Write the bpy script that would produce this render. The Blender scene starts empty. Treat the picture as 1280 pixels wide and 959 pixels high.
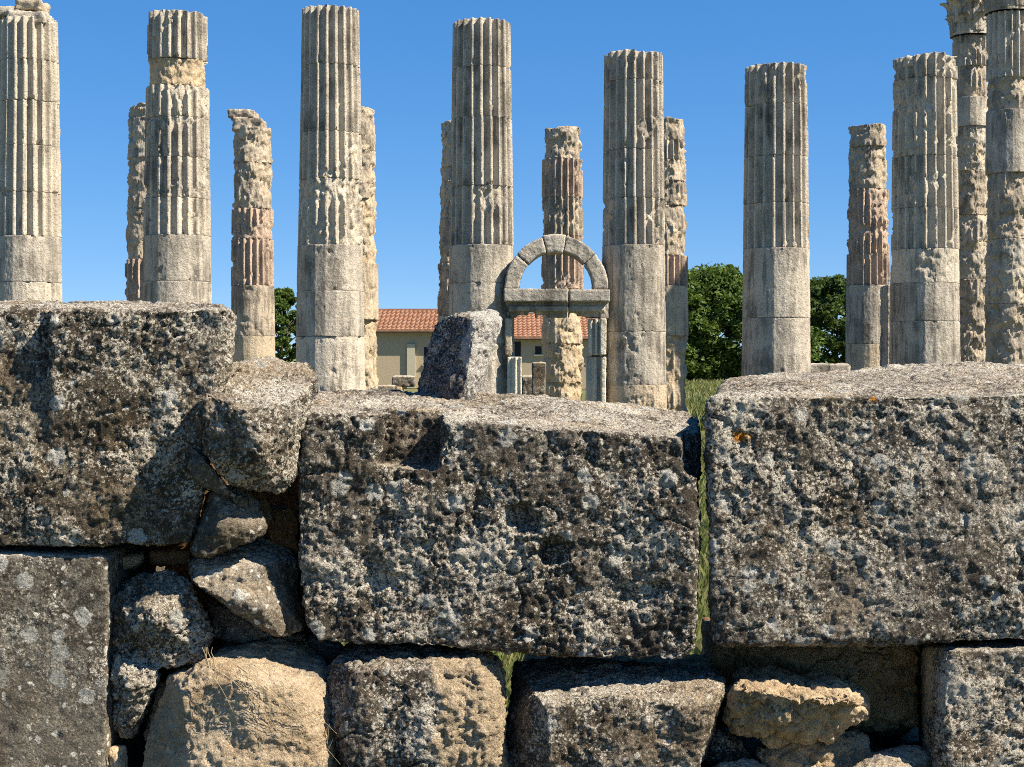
import bpy, bmesh, math, random
import numpy as np
from mathutils import Vector
R_ = math.radians
random.seed(5)
sc = bpy.context.scene
COL = sc.collection

# ------------------------------------------------------------------ camera, sky, sun, exposure
EYE, F, HZ = 1.7, 1900.0, 445.0           # eye height, focal length in photo pixels, horizon row
cd = bpy.data.cameras.new('camera'); cam = bpy.data.objects.new('camera', cd); COL.objects.link(cam)
cam.location = (0, 0, EYE); cam.rotation_euler = (R_(90), 0, 0)
cd.sensor_width = 36.0; cd.lens = 36.0 * F / 1280.0
cd.shift_y = -(479.5 - HZ) / 1280.0
cd.clip_start = 0.05; cd.clip_end = 3000
sc.camera = cam
SUN_EL, SUN_AZ = 46.0, 110.0              # azimuth clockwise from +Y
w = bpy.data.worlds.new('World'); sc.world = w; w.use_nodes = True
nt = w.node_tree; bg = nt.nodes['Background']
sky = nt.nodes.new('ShaderNodeTexSky'); sky.sky_type = 'NISHITA'; sky.sun_disc = False
sky.sun_elevation = R_(SUN_EL); sky.sun_rotation = R_(SUN_AZ)
sky.altitude = 800; sky.air_density = 0.8; sky.dust_density = 0.0; sky.ozone_density = 5.0
tcw = nt.nodes.new('ShaderNodeTexCoord'); vm = nt.nodes.new('ShaderNodeVectorMath'); vm.operation = 'ADD'; vm.inputs[1].default_value = (0, 0, 0.05)
vn = nt.nodes.new('ShaderNodeVectorMath'); vn.operation = 'NORMALIZE'
nt.links.new(tcw.outputs['Generated'], vm.inputs[0]); nt.links.new(vm.outputs[0], vn.inputs[0]); nt.links.new(vn.outputs[0], sky.inputs['Vector'])
gm = nt.nodes.new('ShaderNodeGamma'); gm.inputs['Gamma'].default_value = 0.59
hs = nt.nodes.new('ShaderNodeHueSaturation'); hs.inputs['Saturation'].default_value = 1.64; hs.inputs['Hue'].default_value = 0.508
nt.links.new(sky.outputs[0], gm.inputs[0]); nt.links.new(gm.outputs[0], hs.inputs['Color']); nt.links.new(hs.outputs[0], bg.inputs[0])
bg.inputs[1].default_value = 0.148
sd = bpy.data.lights.new('sun', 'SUN'); sun = bpy.data.objects.new('sun', sd); COL.objects.link(sun)
sd.energy = 5.0; sd.angle = R_(0.53); sd.color = (1.0, 0.91, 0.77)
dirv = Vector((math.sin(R_(SUN_AZ)) * math.cos(R_(SUN_EL)), math.cos(R_(SUN_AZ)) * math.cos(R_(SUN_EL)), math.sin(R_(SUN_EL))))
sun.rotation_euler = dirv.to_track_quat('Z', 'Y').to_euler(); sun.location = (20, -10, 30)
sc.view_settings.view_transform = 'Standard'; sc.view_settings.look = 'None'
sc.view_settings.exposure = 1.1; sc.view_settings.gamma = 1.0
sc.cycles.use_denoising = False; sc.cycles.max_bounces = 5; sc.cycles.diffuse_bounces = 4; sc.cycles.filter_width = 1.0

# ------------------------------------------------------------------ helpers: points, tags, objects
def at(px, py, Y):
    return np.array([(px - 640.0) / F * Y, Y, EYE + (HZ - py) / F * Y])
def xat(px, Y): return (px - 640.0) / F * Y
def zat(py, Y): return EYE + (HZ - py) / F * Y
def tag(o, label=None, cat=None, group=None, kind=None):
    if label: o['label'] = label
    if cat: o['category'] = cat
    if group: o['group'] = group
    if kind: o['kind'] = kind
    return o
def empty(name, loc, label, cat, group=None):
    o = bpy.data.objects.new(name, None); COL.objects.link(o); o.location = loc
    return tag(o, label, cat, group, 'thing')
def link(name, me, mat, parent=None, loc=(0, 0, 0)):
    o = bpy.data.objects.new(name, me); COL.objects.link(o); o.location = loc
    if mat is not None:
        me.materials.clear(); me.materials.append(mat)
    if parent is not None: o.parent = parent
    return o
def mesh_np(name, V, Fq, smooth=True):
    me = bpy.data.meshes.new(name)
    V = np.asarray(V, dtype=np.float32); Fq = np.asarray(Fq, dtype=np.int32)
    k = Fq.shape[1]
    me.vertices.add(len(V)); me.vertices.foreach_set('co', V.ravel())
    me.loops.add(Fq.size); me.loops.foreach_set('vertex_index', Fq.ravel())
    me.polygons.add(len(Fq)); me.polygons.foreach_set('loop_start', np.arange(0, Fq.size, k, dtype=np.int32))
    me.update(calc_edges=True)
    me.polygons.foreach_set('use_smooth', np.full(len(Fq), smooth, dtype=bool))
    return me
def fattr(me, name, vals):
    a = me.attributes.new(name, 'FLOAT', 'POINT'); a.data.foreach_set('value', np.asarray(vals, dtype=np.float32).ravel())

# ------------------------------------------------------------------ numpy noise
_rng = np.random.RandomState(7)
_perm = _rng.permutation(256); _perm = np.concatenate([_perm, _perm, _perm]).astype(np.int32)
_grad = _rng.normal(size=(256, 3)); _grad /= np.linalg.norm(_grad, axis=1)[:, None]; _grad = _grad.astype(np.float32)
def perlin(P):
    P = np.asarray(P, dtype=np.float32)
    I = np.floor(P); f = P - I; I = I.astype(np.int32) & 255
    u = f * f * f * (f * (f * 6 - 15) + 10)
    out = None
    def c(dx, dy, dz):
        h = _perm[_perm[_perm[(I[:, 0] + dx) & 255] + ((I[:, 1] + dy) & 255)] + ((I[:, 2] + dz) & 255)]
        g = _grad[h]
        return g[:, 0] * (f[:, 0] - dx) + g[:, 1] * (f[:, 1] - dy) + g[:, 2] * (f[:, 2] - dz)
    def lp(a, b, t): return a + (b - a) * t
    x00 = lp(c(0, 0, 0), c(1, 0, 0), u[:, 0]); x10 = lp(c(0, 1, 0), c(1, 1, 0), u[:, 0])
    x01 = lp(c(0, 0, 1), c(1, 0, 1), u[:, 0]); x11 = lp(c(0, 1, 1), c(1, 1, 1), u[:, 0])
    return lp(lp(x00, x10, u[:, 1]), lp(x01, x11, u[:, 1]), u[:, 2]) * 1.6
def fbm(P, oct=4, gain=0.5, lac=2.1):
    P = np.asarray(P, dtype=np.float32); s = 0; a = 1.0; t = 0
    for i in range(oct):
        s = s + a * perlin(P + 17.3 * i); t += a; a *= gain; P = P * lac
    return s / t * 1.3
def sstep(a, b, x):
    t = np.clip((x - a) / (b - a), 0, 1); return t * t * (3 - 2 * t)
def worley(P, seed=0):
    P = np.asarray(P, dtype=np.float32); I = np.floor(P).astype(np.int32); f = P - I
    d1 = np.full(len(P), 9.0, np.float32); d2 = d1.copy(); idx = np.zeros(len(P), np.int32)
    for dx in (-1, 0, 1):
        for dy in (-1, 0, 1):
            for dz in (-1, 0, 1):
                h = _perm[_perm[_perm[(I[:, 0] + dx + seed) & 255] + ((I[:, 1] + dy) & 255)] + ((I[:, 2] + dz) & 255)]
                q = _grad[h] * 0.45 + 0.5
                d = (dx + q[:, 0] - f[:, 0]) ** 2 + (dy + q[:, 1] - f[:, 1]) ** 2 + (dz + q[:, 2] - f[:, 2]) ** 2
                n = d < d1
                d2 = np.where(n, d1, np.minimum(d2, d)); idx = np.where(n, h, idx); d1 = np.where(n, d, d1)
    return np.sqrt(d1), np.sqrt(d2), idx

# ------------------------------------------------------------------ node helpers and materials
class NT:
    def __init__(s, name):
        s.m = bpy.data.materials.new(name); s.m.use_nodes = True; s.t = s.m.node_tree
        s.b = s.t.nodes['Principled BSDF']; s.b.inputs['Roughness'].default_value = 0.92
        s.b.inputs['Specular IOR Level'].default_value = 0.2
    def n(s, typ, **kw):
        x = s.t.nodes.new(typ)
        for k, v in kw.items(): setattr(x, k, v)
        return x
    def set(s, sock, v):
        if isinstance(v, bpy.types.NodeSocket): s.t.links.new(v, sock)
        elif isinstance(v, (tuple, list)) and len(v) == 3 and sock.type == 'RGBA': sock.default_value = (*v, 1)
        else: sock.default_value = v
    def math(s, op, a, b=0.0, clamp=False):
        x = s.n('ShaderNodeMath', operation=op, use_clamp=clamp); s.set(x.inputs[0], a); s.set(x.inputs[1], b); return x.outputs[0]
    def vmath(s, op, a, b):
        x = s.n('ShaderNodeVectorMath', operation=op); s.set(x.inputs[0], a)
        if op == 'SCALE': s.set(x.inputs['Scale'], b)
        else: s.set(x.inputs[1], b)
        return x.outputs[0]
    def noise(s, vec, scale, detail=6, rough=0.6, dist=0.0, col=False):
        x = s.n('ShaderNodeTexNoise'); s.set(x.inputs['Vector'], vec)
        x.inputs['Scale'].default_value = scale; x.inputs['Detail'].default_value = detail
        x.inputs['Roughness'].default_value = rough; x.inputs['Distortion'].default_value = dist
        return x.outputs['Color' if col else 'Fac']
    def vor(s, vec, scale, rnd=1.0):
        x = s.n('ShaderNodeTexVoronoi'); s.set(x.inputs['Vector'], vec); x.inputs['Scale'].default_value = scale
        x.inputs['Randomness'].default_value = rnd
        return x.outputs['Distance'], x.outputs['Color']
    def ramp(s, v, a, b):
        x = s.n('ShaderNodeMapRange', interpolation_type='SMOOTHSTEP'); s.set(x.inputs[0], v)
        s.set(x.inputs[1], a); s.set(x.inputs[2], b); return x.outputs[0]
    def mix(s, f, a, b, blend='MIX'):
        x = s.n('ShaderNodeMix', data_type='RGBA', blend_type=blend)
        s.set(x.inputs[0], f); s.set(x.inputs[6], a); s.set(x.inputs[7], b); return x.outputs[2]
    def sep(s, v):
        x = s.n('ShaderNodeSeparateXYZ'); s.set(x.inputs[0], v); return x.outputs
    def vec(s):
        tc = s.n('ShaderNodeTexCoord'); oi = s.n('ShaderNodeObjectInfo')
        r = s.math('MULTIPLY', oi.outputs['Random'], 41.0)
        cb = s.n('ShaderNodeCombineXYZ'); s.set(cb.inputs[0], r); s.set(cb.inputs[1], s.math('MULTIPLY', r, 0.37)); s.set(cb.inputs[2], s.math('MULTIPLY', r, 0.71))
        s.raw = tc.outputs['Object']
        return s.vmath('ADD', tc.outputs['Object'], cb.outputs[0])
    def attr(s, name):
        x = s.n('ShaderNodeAttribute', attribute_name=name); return x.outputs['Fac']
    def bump(s, h, dist, strength=1.0):
        x = s.n('ShaderNodeBump'); x.inputs['Distance'].default_value = dist; x.inputs['Strength'].default_value = strength
        s.set(x.inputs['Height'], h); s.set(s.b.inputs['Normal'], x.outputs[0])
    def color(s, c): s.set(s.b.inputs['Base Color'], c)

def wall_stone(name, light, mid, dark=(0.042, 0.031, 0.02), cov=0.5, pale=(0.80, 0.73, 0.60), pcov=0.58, ros=0.80,
               roscol=(0.62, 0.60, 0.53), tan=None, orange=False, bumpd=0.006, fine=1.0, tanmask=None, cells=1.0):
    s = NT(name); v = s.vec()
    big = s.noise(v, 3.2, 3, 0.55); top = s.attr('weathered_top')
    base = s.mix(s.ramp(s.noise(v, 7, 6, 0.65), 0.35, 0.65), light, mid)
    base = s.mix(s.math('MULTIPLY', top, 0.8), base, (0.52, 0.455, 0.36))
    nd = s.noise(v, 40 * fine, 9, 0.80, 0.4)
    dv = s.math('ADD', nd, s.math('MULTIPLY', s.math('SUBTRACT', big, 0.5), 0.35))
    dv = s.math('SUBTRACT', dv, s.math('MULTIPLY', top, 0.06))
    dm = s.ramp(dv, 1 - cov - 0.03, 1 - cov + 0.05)
    c = s.mix(s.math('MULTIPLY', dm, 0.80), base, dark)
    # pale crust: clusters of small specks
    pn = s.noise(v, 118 * fine, 5, 0.7)
    pcl = s.noise(v, 9 * fine, 4, 0.6)
    pv = s.math('ADD', pn, s.math('ADD', s.math('MULTIPLY', s.math('SUBTRACT', pcl, 0.5), 0.5), s.math('MULTIPLY', s.math('SUBTRACT', s.noise(v, 2.7, 4, 0.6), 0.5), 0.4)))
    pm = s.ramp(pv, pcov, pcov + 0.035)
    kd, kc = s.vor(s.vmath('ADD', v, s.vmath('SCALE', s.noise(v, 130, 2, 0.5, col=True), 0.006)), 165 * fine)
    kk = s.sep(kc)
    lg = s.noise(v, 2.7, 4, 0.6); lg2 = s.noise(s.vmath('ADD', v, (7.0, 3.0, 1.0)), 4.5, 4, 0.6)
    br = s.ramp(s.noise(s.vmath('ADD', v, (2.0, 9.0, 4.0)), 3.6, 5, 0.65), 0.45, 0.65)
    c = s.mix(br, c, s.mix(1.0, c, (0.97, 0.88, 0.76), 'MULTIPLY'))
    gd, gc = s.vor(s.vmath('ADD', v, s.vmath('SCALE', s.noise(v, 22, 5, 0.65, col=True), 0.07)), 7.5)
    gk = s.sep(gc)
    gm_ = s.math('MULTIPLY', s.math('GREATER_THAN', gk[0], ros - 0.08), s.ramp(s.math('SUBTRACT', s.math('ADD', s.math('MULTIPLY', gk[1], 0.22), 0.12), gd), 0.0, 0.05))
    gm_ = s.math('MULTIPLY', gm_, s.ramp(s.noise(v, 60, 5, 0.7), 0.38, 0.5))
    c = s.mix(s.math('MULTIPLY', gm_, 0.75), c, tuple(k * 0.62 for k in roscol))
    dcut = s.math('ADD', kk[0], s.math('MULTIPLY', s.math('SUBTRACT', lg2, 0.5), 0.8))
    c = s.mix(s.math('MULTIPLY', s.math('GREATER_THAN', dcut, 0.70), 0.55 * cells), c, dark)
    c = s.mix(s.math('MULTIPLY', s.math('GREATER_THAN', s.math('ADD', kk[1], s.math('ADD', s.math('MULTIPLY', s.math('SUBTRACT', pcl, 0.5), 0.9), s.math('MULTIPLY', s.math('SUBTRACT', lg, 0.5), 1.3))), 0.90), 0.50 * cells), c, pale)
    c = s.mix(s.math('MULTIPLY', pm, 0.74), c, pale)
    # round lichen spots
    dvec = s.vmath('ADD', v, s.vmath('SCALE', s.noise(v, 40, 4, 0.6, col=True), 0.03))
    vd, vc = s.vor(dvec, 15)
    rr = s.sep(vc)
    sel = s.math('GREATER_THAN', rr[0], ros)
    rad = s.math('ADD', s.math('MULTIPLY', rr[1], 0.30), 0.12)
    rm = s.math('MULTIPLY', sel, s.ramp(s.math('SUBTRACT', rad, vd), 0.0, 0.06))
    rm = s.math('MULTIPLY', rm, s.ramp(s.noise(v, 90, 5, 0.7), 0.33, 0.46))
    c = s.mix(s.math('MULTIPLY', rm, 0.95), c, s.mix(rr[2], roscol, tuple(k * 0.72 for k in roscol)))
    vd2, vc2 = s.vor(dvec, 48)
    r2 = s.sep(vc2)
    sm = s.math('MULTIPLY', s.math('GREATER_THAN', r2[0], 0.76), s.ramp(s.math('SUBTRACT', vd2, s.math('MULTIPLY', r2[1], 0.22)), 0.20, 0.10))
    c = s.mix(s.math('MULTIPLY', sm, 0.85), c, (0.72, 0.68, 0.58))
    if orange:
        om = s.ramp(s.math('ADD', s.attr('orange_lichen'), s.math('MULTIPLY', s.math('SUBTRACT', s.noise(v, 75, 5, 0.7), 0.5), 1.6)), 0.42, 0.56)
        om = s.math('MULTIPLY', om, s.ramp(s.attr('orange_lichen'), 0.02, 0.1))
        c = s.mix(om, c, (0.55, 0.22, 0.03))
    if tan:
        tv = s.noise(v, 5, 6, 0.6)
        if tanmask:                              # tan growing towards the right flank of the stone, in the stone's own space
            x = s.sep(s.raw)[0]
            tv = s.math('ADD', s.math('MULTIPLY', s.math('SUBTRACT', tv, 0.5), 1.6), s.math('MULTIPLY', s.math('SUBTRACT', x, tanmask), 5.0))
            tm = s.ramp(tv, -0.06, 0.06)
        else:
            tm = s.ramp(tv, 0.44, 0.56)
        tcol = s.mix(s.ramp(s.noise(v, 22, 7, 0.7), 0.35, 0.65), tan, tuple(k * 0.62 for k in tan))
        tcol = s.mix(s.math('MULTIPLY', s.ramp(s.noise(v, 45, 6, 0.7), 0.56, 0.66), 0.6), tcol, (0.16, 0.12, 0.08))
        c = s.mix(s.math('MULTIPLY', tm, 0.95), c, tcol)
    gr = s.noise(v, 230, 4, 0.7)
    c = s.mix(1.0, c, s.mix(s.ramp(gr, 0.3, 0.7), (0.55, 0.54, 0.53), (1.38, 1.37, 1.35)), 'MULTIPLY')
    s.color(c)
    h = s.math('ADD', s.math('MULTIPLY', nd, 0.6), s.math('ADD', s.math('MULTIPLY', pn, 0.7), s.math('MULTIPLY', gr, 0.25)))
    h = s.math('ADD', h, s.math('ADD', s.math('MULTIPLY', rm, 0.12), s.math('MULTIPLY', kk[1], 0.22)))
    s.bump(h, bumpd * 4.0)
    return s.m

def tan_stone(name, tan, grey=(0.22, 0.2, 0.17), gcov=0.45, bumpd=0.006):
    s = NT(name); v = s.vec()
    c = s.mix(s.ramp(s.noise(v, 6, 7, 0.68), 0.32, 0.68), tan, tuple(k * f for k, f in zip(tan, (0.62, 0.58, 0.52))))
    c = s.mix(s.math('MULTIPLY', s.ramp(s.noise(v, 34, 6, 0.75), 0.52, 0.66), 0.55), c, tuple(k * 1.25 for k in tan))
    g = s.math('ADD', s.noise(v, 4.2, 5, 0.6), s.math('MULTIPLY', s.math('SUBTRACT', s.noise(v, 50, 6, 0.7), 0.5), 0.5))
    c = s.mix(s.math('MULTIPLY', s.ramp(g, 1 - gcov - 0.03, 1 - gcov + 0.07), 0.8), c, grey)
    c = s.mix(s.math('MULTIPLY', s.ramp(s.noise(v, 75, 6, 0.72), 0.59, 0.65), 0.75), c, (0.08, 0.06, 0.04))
    c = s.mix(s.math('MULTIPLY', s.ramp(s.noise(v, 88, 6, 0.72), 0.60, 0.65), 0.7), c, (0.75, 0.66, 0.52))
    gr = s.noise(v, 210, 4, 0.7)
    c = s.mix(1.0, c, s.mix(s.ramp(gr, 0.3, 0.7), (0.7, 0.7, 0.7), (1.22, 1.22, 1.22)), 'MULTIPLY')
    s.color(c)
    h = s.math('ADD', s.noise(v, 26, 8, 0.7), s.math('MULTIPLY', gr, 0.3))
    h = s.math('ADD', h, s.math('MULTIPLY', s.noise(v, 95, 5, 0.72), 0.6))
    s.bump(h, bumpd * 3.6)
    return s.m

def column_stone(name, light, grey, fresh, gcov=0.5):
    s = NT(name); v = s.vec()
    c = s.mix(s.ramp(s.noise(v, 1.6, 6, 0.65), 0.35, 0.65), light, tuple(k * 0.8 for k in light))
    st = s.vmath('MULTIPLY', v, (1.0, 1.0, 0.16))
    g = s.math('ADD', s.math('MULTIPLY', s.noise(st, 5.0, 6, 0.65), 0.6), s.math('MULTIPLY', s.noise(v, 2.6, 6, 0.65), 0.4))
    c = s.mix(s.math('MULTIPLY', s.ramp(g, 1 - gcov - 0.06, 1 - gcov + 0.10), 0.8), c, grey)
    st2 = s.vmath('MULTIPLY', v, (1.0, 1.0, 0.10))
    sk = s.math('ADD', s.math('MULTIPLY', s.noise(st2, 11.0, 6, 0.7), 0.65), s.math('MULTIPLY', s.noise(v, 1.3, 4, 0.6), 0.35))
    c = s.mix(s.math('MULTIPLY', s.ramp(sk, 0.50, 0.61), 0.62), c, tuple(k * 0.45 for k in grey))
    wr = s.attr('wear')
    wn = s.math('MULTIPLY', s.ramp(s.math('ADD', wr, s.math('MULTIPLY', s.math('SUBTRACT', s.noise(v, 7, 5, 0.65), 0.5), 0.9)), 0.45, 0.85), 0.85)
    fc = s.mix(s.ramp(s.noise(v, 4, 5, 0.65), 0.35, 0.65), fresh, tuple(k * 0.72 for k in fresh))
    c = s.mix(wn, c, fc)
    c = s.mix(s.math('MULTIPLY', s.ramp(s.noise(v, 13, 7, 0.72), 0.58, 0.66), 0.55), c, tuple(k * 0.42 for k in grey))
    c = s.mix(s.math('MULTIPLY', s.ramp(s.noise(v, 19, 6, 0.7), 0.60, 0.66), 0.6), c, (0.62, 0.58, 0.48))
    gr = s.noise(v, 55, 5, 0.7)
    c = s.mix(1.0, c, s.mix(s.ramp(gr, 0.3, 0.7), (0.74, 0.74, 0.74), (1.2, 1.2, 1.2)), 'MULTIPLY')
    s.color(c)
    s.bump(s.math('ADD', s.noise(v, 16, 8, 0.7), s.math('MULTIPLY', gr, 0.35)), 0.035)
    return s.m

M = {}
M['wall'] = wall_stone('lichened_limestone', (0.39, 0.345, 0.28), (0.22, 0.194, 0.156), cov=0.525, pcov=0.565, ros=0.68)
M['wall_right'] = wall_stone('grey_lichened_limestone', (0.39, 0.35, 0.29), (0.225, 0.20, 0.165), cov=0.52, pcov=0.57, ros=0.54, orange=True)
M['wall_left'] = wall_stone('brown_lichened_limestone', (0.36, 0.305, 0.22), (0.20, 0.165, 0.12), cov=0.51, pcov=0.565, ros=0.76)
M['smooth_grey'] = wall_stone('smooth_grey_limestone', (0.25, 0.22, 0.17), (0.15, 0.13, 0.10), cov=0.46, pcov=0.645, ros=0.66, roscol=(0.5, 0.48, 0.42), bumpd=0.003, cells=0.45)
M['rubble'] = wall_stone('rubble_limestone', (0.40, 0.345, 0.27), (0.23, 0.195, 0.15), cov=0.50, pcov=0.545, ros=0.88)
M['speckled'] = wall_stone('black_and_white_limestone', (0.45, 0.40, 0.33), (0.25, 0.215, 0.175), cov=0.52, pcov=0.525, ros=0.9)
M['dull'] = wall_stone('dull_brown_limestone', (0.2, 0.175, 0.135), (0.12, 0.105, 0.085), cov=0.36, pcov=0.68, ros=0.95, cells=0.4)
M['half_tan'] = wall_stone('half_broken_limestone', (0.34, 0.3, 0.25), (0.2, 0.18, 0.15), cov=0.53, pcov=0.56, ros=0.9, tan=(0.66, 0.51, 0.33), tanmask=0.075)
M['tan'] = tan_stone('tan_limestone', (0.65, 0.505, 0.335), gcov=0.42)
M['ochre'] = tan_stone('ochre_limestone', (0.70, 0.53, 0.33), gcov=0.22)
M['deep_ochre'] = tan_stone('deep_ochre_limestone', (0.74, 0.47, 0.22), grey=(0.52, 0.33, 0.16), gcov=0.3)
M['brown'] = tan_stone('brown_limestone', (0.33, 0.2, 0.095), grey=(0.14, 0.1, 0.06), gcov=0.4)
M['black_white'] = wall_stone('dark_weathered_marble', (0.40, 0.39, 0.37), (0.22, 0.215, 0.21), dark=(0.018, 0.018, 0.02), cov=0.53, pcov=0.565, ros=0.9, tan=(0.82, 0.77, 0.68), tanmask=0.062, fine=1.5, cells=1.1)
M['col'] = column_stone('column_limestone', (0.60, 0.52, 0.405), (0.24, 0.21, 0.165), (0.62, 0.495, 0.33), gcov=0.40)
M['col_grey'] = column_stone('grey_column_limestone', (0.56, 0.487, 0.385), (0.18, 0.157, 0.124), (0.57, 0.47, 0.33), gcov=0.47)
M['col_plain'] = column_stone('plain_drum_limestone', (0.52, 0.453, 0.36), (0.21, 0.184, 0.147), (0.56, 0.455, 0.32), gcov=0.49)
M['col_pink'] = column_stone('pinkish_column_limestone', (0.52, 0.39, 0.29), (0.25, 0.185, 0.135), (0.5, 0.36, 0.25), gcov=0.44)
M['jamb'] = column_stone('pale_jamb_limestone', (0.74, 0.645, 0.49), (0.46, 0.39, 0.29), (0.66, 0.53, 0.36), gcov=0.36)
M['col_tan'] = column_stone('broken_column_limestone', (0.57, 0.455, 0.315), (0.31, 0.25, 0.18), (0.58, 0.44, 0.27), gcov=0.45)
M['col_rear'] = column_stone('eroded_column_limestone', (0.54, 0.445, 0.33), (0.21, 0.175, 0.132), (0.54, 0.435, 0.305), gcov=0.52)

# ------------------------------------------------------------------ stones
def hull_bm(bm, pts):
    vs = [bm.verts.new(Vector(p)) for p in pts]
    r = bmesh.ops.convex_hull(bm, input=vs)
    for v in [g for g in r['geom_interior'] if isinstance(g, bmesh.types.BMVert)]:
        if v.is_valid: bm.verts.remove(v)
def hull_mesh(hulls):
    bm = bmesh.new()
    for h in hulls: hull_bm(bm, h)
    bmesh.ops.recalc_face_normals(bm, faces=bm.faces)
    me = bpy.data.meshes.new('hull'); bm.to_mesh(me); bm.free(); return me
def block(front, Y, depth, top_back=None):
    """front polygon in photo pixels at distance Y, run straight back by depth"""
    pts = []
    for p in front:
        a = at(p[0], p[1], p[2] if len(p) > 2 else Y); pts.append(a)
        b = a.copy(); b[1] = Y + depth
        pts.append(b)
    if top_back: pts += [at(*p) for p in top_back]
    return pts
def P(*ps): return [at(*p) for p in ps]

def stone(name, label, cat, mat, solids, cuts=(), voxel=0.006, smooth=8, rough=1.0, pit=0.5, big=1.0, seed=0, dents=(), group=None, parent=None, lump=0.0, strata=0.0, spots=()):
    me = hull_mesh(solids)
    o = bpy.data.objects.new('tmp', me); COL.objects.link(o)
    cutters = []
    for c in cuts:
        co = bpy.data.objects.new('cut', hull_mesh([c])); COL.objects.link(co); cutters.append(co)
        m = o.modifiers.new('b', 'BOOLEAN'); m.operation = 'DIFFERENCE'; m.solver = 'EXACT'; m.use_self = len(solids) > 1; m.object = co
    r = o.modifiers.new('r', 'REMESH'); r.mode = 'VOXEL'; r.voxel_size = voxel; r.adaptivity = 0
    dg = bpy.context.evaluated_depsgraph_get()
    ev = o.evaluated_get(dg); nm = bpy.data.meshes.new_from_object(ev)
    for q in cutters + [o]:
        d = q.data; bpy.data.objects.remove(q); bpy.data.meshes.remove(d)
    n = len(nm.vertices); co = np.empty(n * 3, np.float32); nm.vertices.foreach_get('co', co); co = co.reshape(-1, 3)
    e = np.empty(len(nm.edges) * 2, np.int32); nm.edges.foreach_get('vertices', e); e = e.reshape(-1, 2)
    deg = np.bincount(e.ravel(), minlength=n).astype(np.float32); deg[deg == 0] = 1
    a = np.concatenate([e[:, 0], e[:, 1]]); b = np.concatenate([e[:, 1], e[:, 0]])
    for _ in range(smooth):
        for k in range(3):
            s = np.bincount(a, weights=co[b, k], minlength=n)
            co[:, k] = 0.45 * co[:, k] + 0.55 * s / deg
    nm.vertices.foreach_set('co', co.ravel()); nm.update()
    N = np.empty(n * 3, np.float32); nm.vertex_normals.foreach_get('vector', N); N = N.reshape(-1, 3)
    Q = co + seed * 3.17
    n1 = fbm(Q * 3.3, 3); n2 = fbm(Q * 11 + 5, 4, 0.55); n3 = fbm(Q * 38 + 9, 3, 0.6)
    d = 0.016 * big * n1 + 0.0085 * rough * n2 + 0.0045 * rough * n3
    n4 = perlin(Q * 98 + 3)
    Ns = N.copy()
    for _ in range(10 if voxel < 0.01 else 0):
        Ns = np.stack([0.3 * Ns[:, k] + 0.7 * np.bincount(a, weights=Ns[b, k], minlength=n) / deg for k in range(3)], 1)
    arr = np.clip(1 - np.linalg.norm(Ns, axis=1), 0, 0.35)
    d -= arr * (0.05 * np.clip(n2 + 0.15, 0, 1) + 0.035 * np.clip(n1, 0, 1)) * 1.5 * min(rough, 1.2)
    d += 0.0032 * rough * n4
    ck = fbm(Q * np.array([1.9, 1.9, 2.6]) + 51, 4, 0.5); d -= 0.010 * pit * sstep(0.022, 0.0, np.abs(ck)) * sstep(-0.1, 0.25, n1)
    # broken-edge chips and pits
    mk = sstep(-0.2, 0.35, fbm(Q * 5.5 + 31, 3))
    W = 0.9 * np.stack([n3, n2, n4], 1)
    d1, d2, idx = worley(Q * np.array([78, 78, 62]) + W)
    d -= pit * (0.25 + 0.75 * mk) * 0.009 * sstep(0.6, 0.1, d1) * np.clip((idx % 9) / 8.0 - 0.2, 0, 1)
    d1, d2, idx = worley(Q * 34 + W + 7.7, 5)
    d -= pit * mk * 0.012 * sstep(0.55, 0.15, d1) * np.clip((idx % 7) / 6.0 - 0.45, 0, 1) * 1.1
    rg = 1 - np.abs(fbm(Q * 13 + 77, 4, 0.6)) * 2.6
    d -= pit * 0.007 * np.clip(rg, 0, 1) ** 2 * (0.3 + mk)
    top = sstep(0.15, 1.0, N[:, 2] + 0.35 * n2 + 0.35 * n1)
    if lump:
        w1, w2, wi = worley(Q * 11 + 0.5 * np.stack([n2, n3, n1], 1), 3)
        d += lump * (0.02 * (0.55 - w1) - 0.012 * sstep(0.12, 0.0, w2 - w1))
    if strata:
        zz = co[:, 2] * 22 + n1 * 1.2 + co[:, 0] * 2.0
        d += strata * 0.012 * (np.abs((zz % 1.0) - 0.5) * 2 - 0.5)
    co2 = co + N * d[:, None]
    for (px, py, Y, rx, rz, dep) in dents:
        c = at(px, py, Y); t = ((co[:, 0] - c[0]) / rx) ** 2 + ((co[:, 2] - c[2]) / rz) ** 2 + ((co[:, 1] - c[1]) / 0.15) ** 2
        co2[:, 1] += dep * sstep(1.1, 0.1, t + 0.9 * n2 + 0.25 * n3)
    if spots:
        sp = np.zeros(n)
        for (px, py, Y, r) in spots: sp = np.maximum(sp, 1 - np.linalg.norm((co2 - at(px, py, Y)) * np.array([1, 0.4, 1.2]), axis=1) / r)
        fattr(nm, 'orange_lichen', np.clip(sp, 0, 1))
    base = np.array([(co2[:, 0].min() + co2[:, 0].max()) / 2, (co2[:, 1].min() + co2[:, 1].max()) / 2, co2[:, 2].min()])
    co2 -= base
    nm.vertices.foreach_set('co', co2.astype(np.float32).ravel()); nm.update()
    nm.polygons.foreach_set('use_smooth', np.ones(len(nm.polygons), bool))
    nm.name = name; fattr(nm, 'weathered_top', top)
    ob = link(name, nm, mat, parent, base)
    if parent is None: tag(ob, label, cat, group, 'thing')
    return ob

GA = 'large squared blocks of the foreground wall'
GR = 'rubble stones packed between the wall blocks'
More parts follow.
